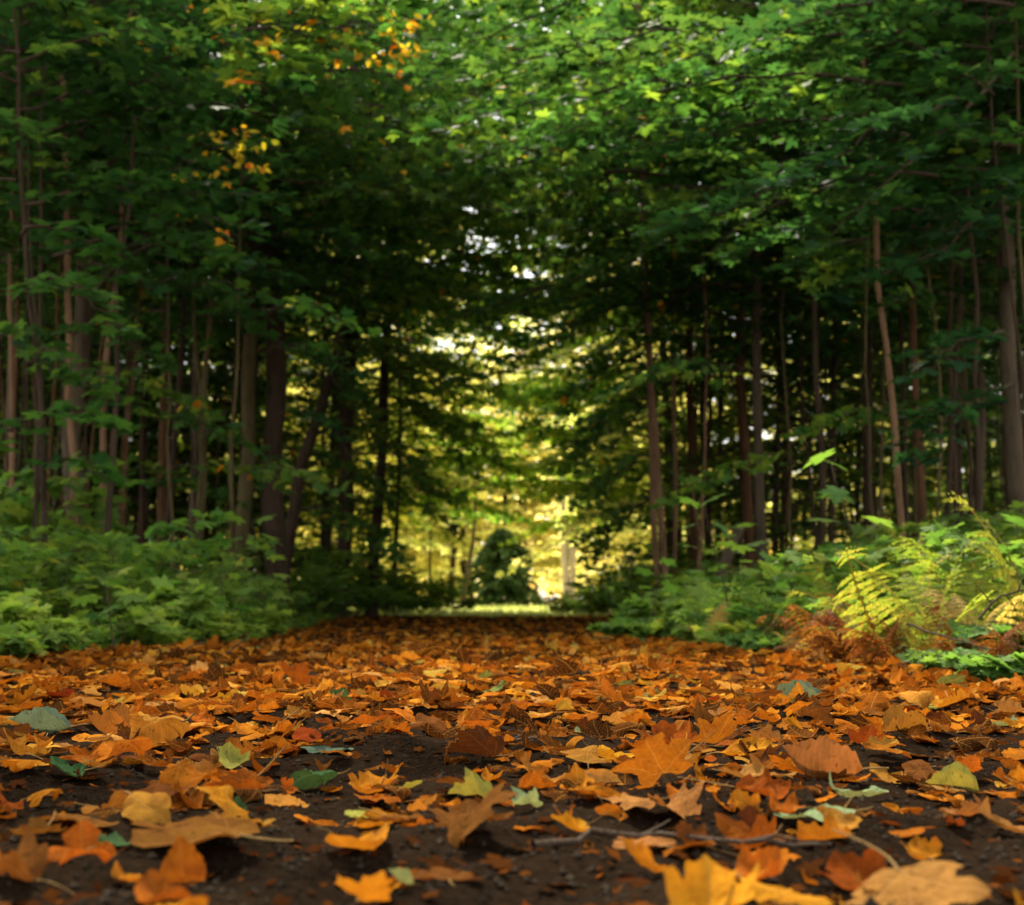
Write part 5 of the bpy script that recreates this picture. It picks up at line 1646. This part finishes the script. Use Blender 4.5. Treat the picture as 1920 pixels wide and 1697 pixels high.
# ---- twigs on the ground and bare sprigs
def twig(pix, r0, label, forks=(), name='fallen_twig', on=True, depth=None):
    pts = []
    for q in pix:
        if on:
            p = on_ground(q[0], q[1]); p.z += r0 + 0.008 + (q[2] if len(q) > 2 else 0)
        else:
            p = P(q[0], q[1], q[2])
        pts.append(tuple(p))
    pts = np.array(pts)
    tt = np.linspace(0, 1, 14); s = np.linspace(0, 1, len(pts))
    ip = np.column_stack([np.interp(tt, s, pts[:, c]) for c in range(3)])
    ip[1:-1] += rng.normal(0, r0 * 0.5, (12, 3))
    root = thing(name, ip[0], 0, label, 'twig')
    mb = MB(); tube(mb, ip - ip[0], np.linspace(r0, r0 * 0.45, 14), 6, cap=True); mb.obj('main_stem', TWIG, root, True)
    for k, (i, dx, dy, dz) in enumerate(forks):
        mb = MB(); q = ip[i] - ip[0]
        tube(mb, [q, q + np.array([dx, dy, dz]) * 0.5 + rng.normal(0, 0.003, 3), q + np.array([dx, dy, dz])], [r0 * 0.5, r0 * 0.4, r0 * 0.2], 4)
        mb.obj('side_twig', TWIG, root, True)


twig([(1000, 1612), (1120, 1590), (1260, 1592), (1440, 1612), (1560, 1612)], 0.0032, 'long dark twig lying across the path behind the bottom leaves', [(5, 0.03, 0.05, 0.006), (9, 0.04, -0.02, 0.004)])
twig([(180, 1222, 5.6), (215, 1238, 5.5), (300, 1235, 5.4), (385, 1205, 5.4)], 0.006, 'thin bare twig rising from the leaves beside the pale seedlings', [(6, 0.02, 0, 0.08), (9, 0.06, 0, 0.03)], on=False)
twig([(400, 1250, 5.2), (430, 1222, 5.2), (470, 1186, 5.3)], 0.005, 'short dark twig standing out of the leaves near the pale seedlings', [(6, 0.03, 0, 0.03)], on=False)
twig([(1700, 1170, 4.2), (1760, 1190, 4.1), (1830, 1210, 4.0), (1900, 1230, 3.9)], 0.004, 'bare twig slanting through the golden ferns', [(4, 0.03, 0, 0.05), (8, 0.05, 0, -0.04)], on=False)
twig([(1835, 1160, 3.9), (1870, 1120, 3.9), (1915, 1105, 3.9), (1960, 1110, 3.9)], 0.004, 'bare dark twig beside the tall tan plume', [(3, -0.04, 0, 0.05), (6, 0.03, 0, -0.06), (8, 0.04, 0, 0.06)], on=False)
twig([(870, 1398), (960, 1402), (1060, 1398)], 0.003, 'short straight twig lying in the middle of the path', [(6, 0.02, 0.03, 0.004)])

# ------------------------------------------------------------------ labels that single things out by their neighbours
USED = set()


def settle(pending, marks, tail=''):
    for o, phrase, px, py in pending:
        if phrase is None: continue
        best = sorted(marks, key=lambda m: (m[1] - px) ** 2 + ((m[2] - py) * 2.2) ** 2)
        done = False
        for extra in ('', 'second ', 'third ', 'fourth '):
            for m in best[:12]:
                dx, dy = px - m[1], py - m[2]
                far = math.hypot(dx, dy * 2.2)
                if abs(dx) > abs(dy) * 2.2:
                    rel = ('just ' if far < 90 else '' if far < 260 else 'well ') + ('left of ' if dx < 0 else 'right of ')
                else:
                    rel = ('close ' if far < 90 else 'farther ' if far > 260 else '') + ('in front of ' if dy > 0 else 'behind ')
                lab = (extra + phrase + ' ' + rel + m[0]).strip()
                if lab not in USED and len(lab.split()) <= 15:
                    USED.add(lab); o['label'] = lab; done = True
                    break
            if done: break
        if not done:
            o['label'] = phrase + ' near ' + best[0][0]


FARM = [('the slim leaning grey tree', 868, 1050), ('the pale many-stemmed tree', 1060, 1050), ('the dark rounded conifer', 938, 1060), ('the lit pinkish stem', 1230, 1000), ('the dark trunk by the opening', 705, 1000),
        ('the thick black trunk', 510, 1000), ('the patchy trunk', 1430, 1000), ('the brown trunk', 1735, 1000), ('the thick grey tree', 160, 1000)]
TREES = [t for t in TREES if t[1]]
for t in TREES: t[0]['group'] = 'trees of the sunny clearing' if 'clearing' in t[1] else 'trees of the wood'
settle([t for t in TREES if 'clearing' in t[1]], FARM)
settle([t for t in TREES if 'clearing' not in t[1]], TREE_MARKS)
SM = [m for m in TREE_MARKS] + FERN_MARKS + [('the slim leaning grey tree', 868, 1118)]
settle(SHRUBS, SM)
settle(FERNS, FERN_MARKS)
settle(LEAVES, LEAF_MARKS)

# ------------------------------------------------------------------ light
SUN_EL, SUN_AZ = rad(50), rad(-17)     # azimuth from +Y (view direction), clockwise: ahead and to the left, so leaves are lit from behind
w = bpy.data.worlds.new('World'); scn.world = w
w.use_nodes = True
nt = w.node_tree; nt.nodes.clear()
sky = nt.nodes.new('ShaderNodeTexSky'); sky.sky_type = 'NISHITA'; sky.sun_disc = False
sky.sun_elevation = SUN_EL; sky.sun_rotation = SUN_AZ
sky.air_density = 1.0; sky.dust_density = 3.0; sky.ozone_density = 1.0
hs = nt.nodes.new('ShaderNodeHueSaturation'); hs.inputs['Saturation'].default_value = 0.25
bg = nt.nodes.new('ShaderNodeBackground'); bg.inputs['Strength'].default_value = 0.15
ow = nt.nodes.new('ShaderNodeOutputWorld')
nt.links.new(sky.outputs[0], hs.inputs['Color'])
tcw = nt.nodes.new('ShaderNodeTexCoord')
cn = nt.nodes.new('ShaderNodeTexNoise'); cn.inputs['Scale'].default_value = 2.2; cn.inputs['Detail'].default_value = 6
nt.links.new(tcw.outputs['Generated'], cn.inputs['Vector'])
cr_ = ramp(nt.nodes, [(0.32, (0, 0, 0)), (0.58, (1, 1, 1))]); nt.links.new(cn.outputs[0], cr_.inputs[0])
cm_ = nt.nodes.new('ShaderNodeMix'); cm_.data_type = 'RGBA'
nt.links.new(cr_.outputs[0], cm_.inputs['Factor']); nt.links.new(hs.outputs[0], cm_.inputs['A']); cm_.inputs['B'].default_value = (6.3, 6.05, 5.5, 1)   # bright thin cloud
nt.links.new(cm_.outputs['Result'], bg.inputs['Color']); nt.links.new(bg.outputs[0], ow.inputs['Surface'])
sd_ = bpy.data.lights.new('sun', 'SUN'); sd_.energy = 4.9; sd_.angle = rad(2.0); sd_.color = (1.0, 0.90, 0.74)
so = bpy.data.objects.new('sun', sd_); COL.objects.link(so)
dirv = Vector((math.sin(SUN_AZ) * math.cos(SUN_EL), math.cos(SUN_AZ) * math.cos(SUN_EL), math.sin(SUN_EL)))
so.rotation_euler = dirv.to_track_quat('Z', 'Y').to_euler()
so.location = dirv * 60

scn.view_settings.view_transform = 'Standard'
scn.view_settings.look = 'None'
scn.view_settings.exposure = 1.55
scn.view_settings.gamma = 1.0
scn.render.engine = 'CYCLES'
cy = scn.cycles
cy.max_bounces = 8; cy.diffuse_bounces = 6; cy.glossy_bounces = 2; cy.transmission_bounces = 6; cy.transparent_max_bounces = 4
cy.caustics_reflective = False; cy.caustics_refractive = False
cy.sample_clamp_indirect = 6.0
cy.use_adaptive_sampling = True; cy.adaptive_threshold = 0.02
cy.use_denoising = True
try:
    cy.denoiser = 'OPENIMAGEDENOISE'; cy.denoising_input_passes = 'RGB_ALBEDO_NORMAL'
except Exception:
    pass
scn.render.use_persistent_data = False
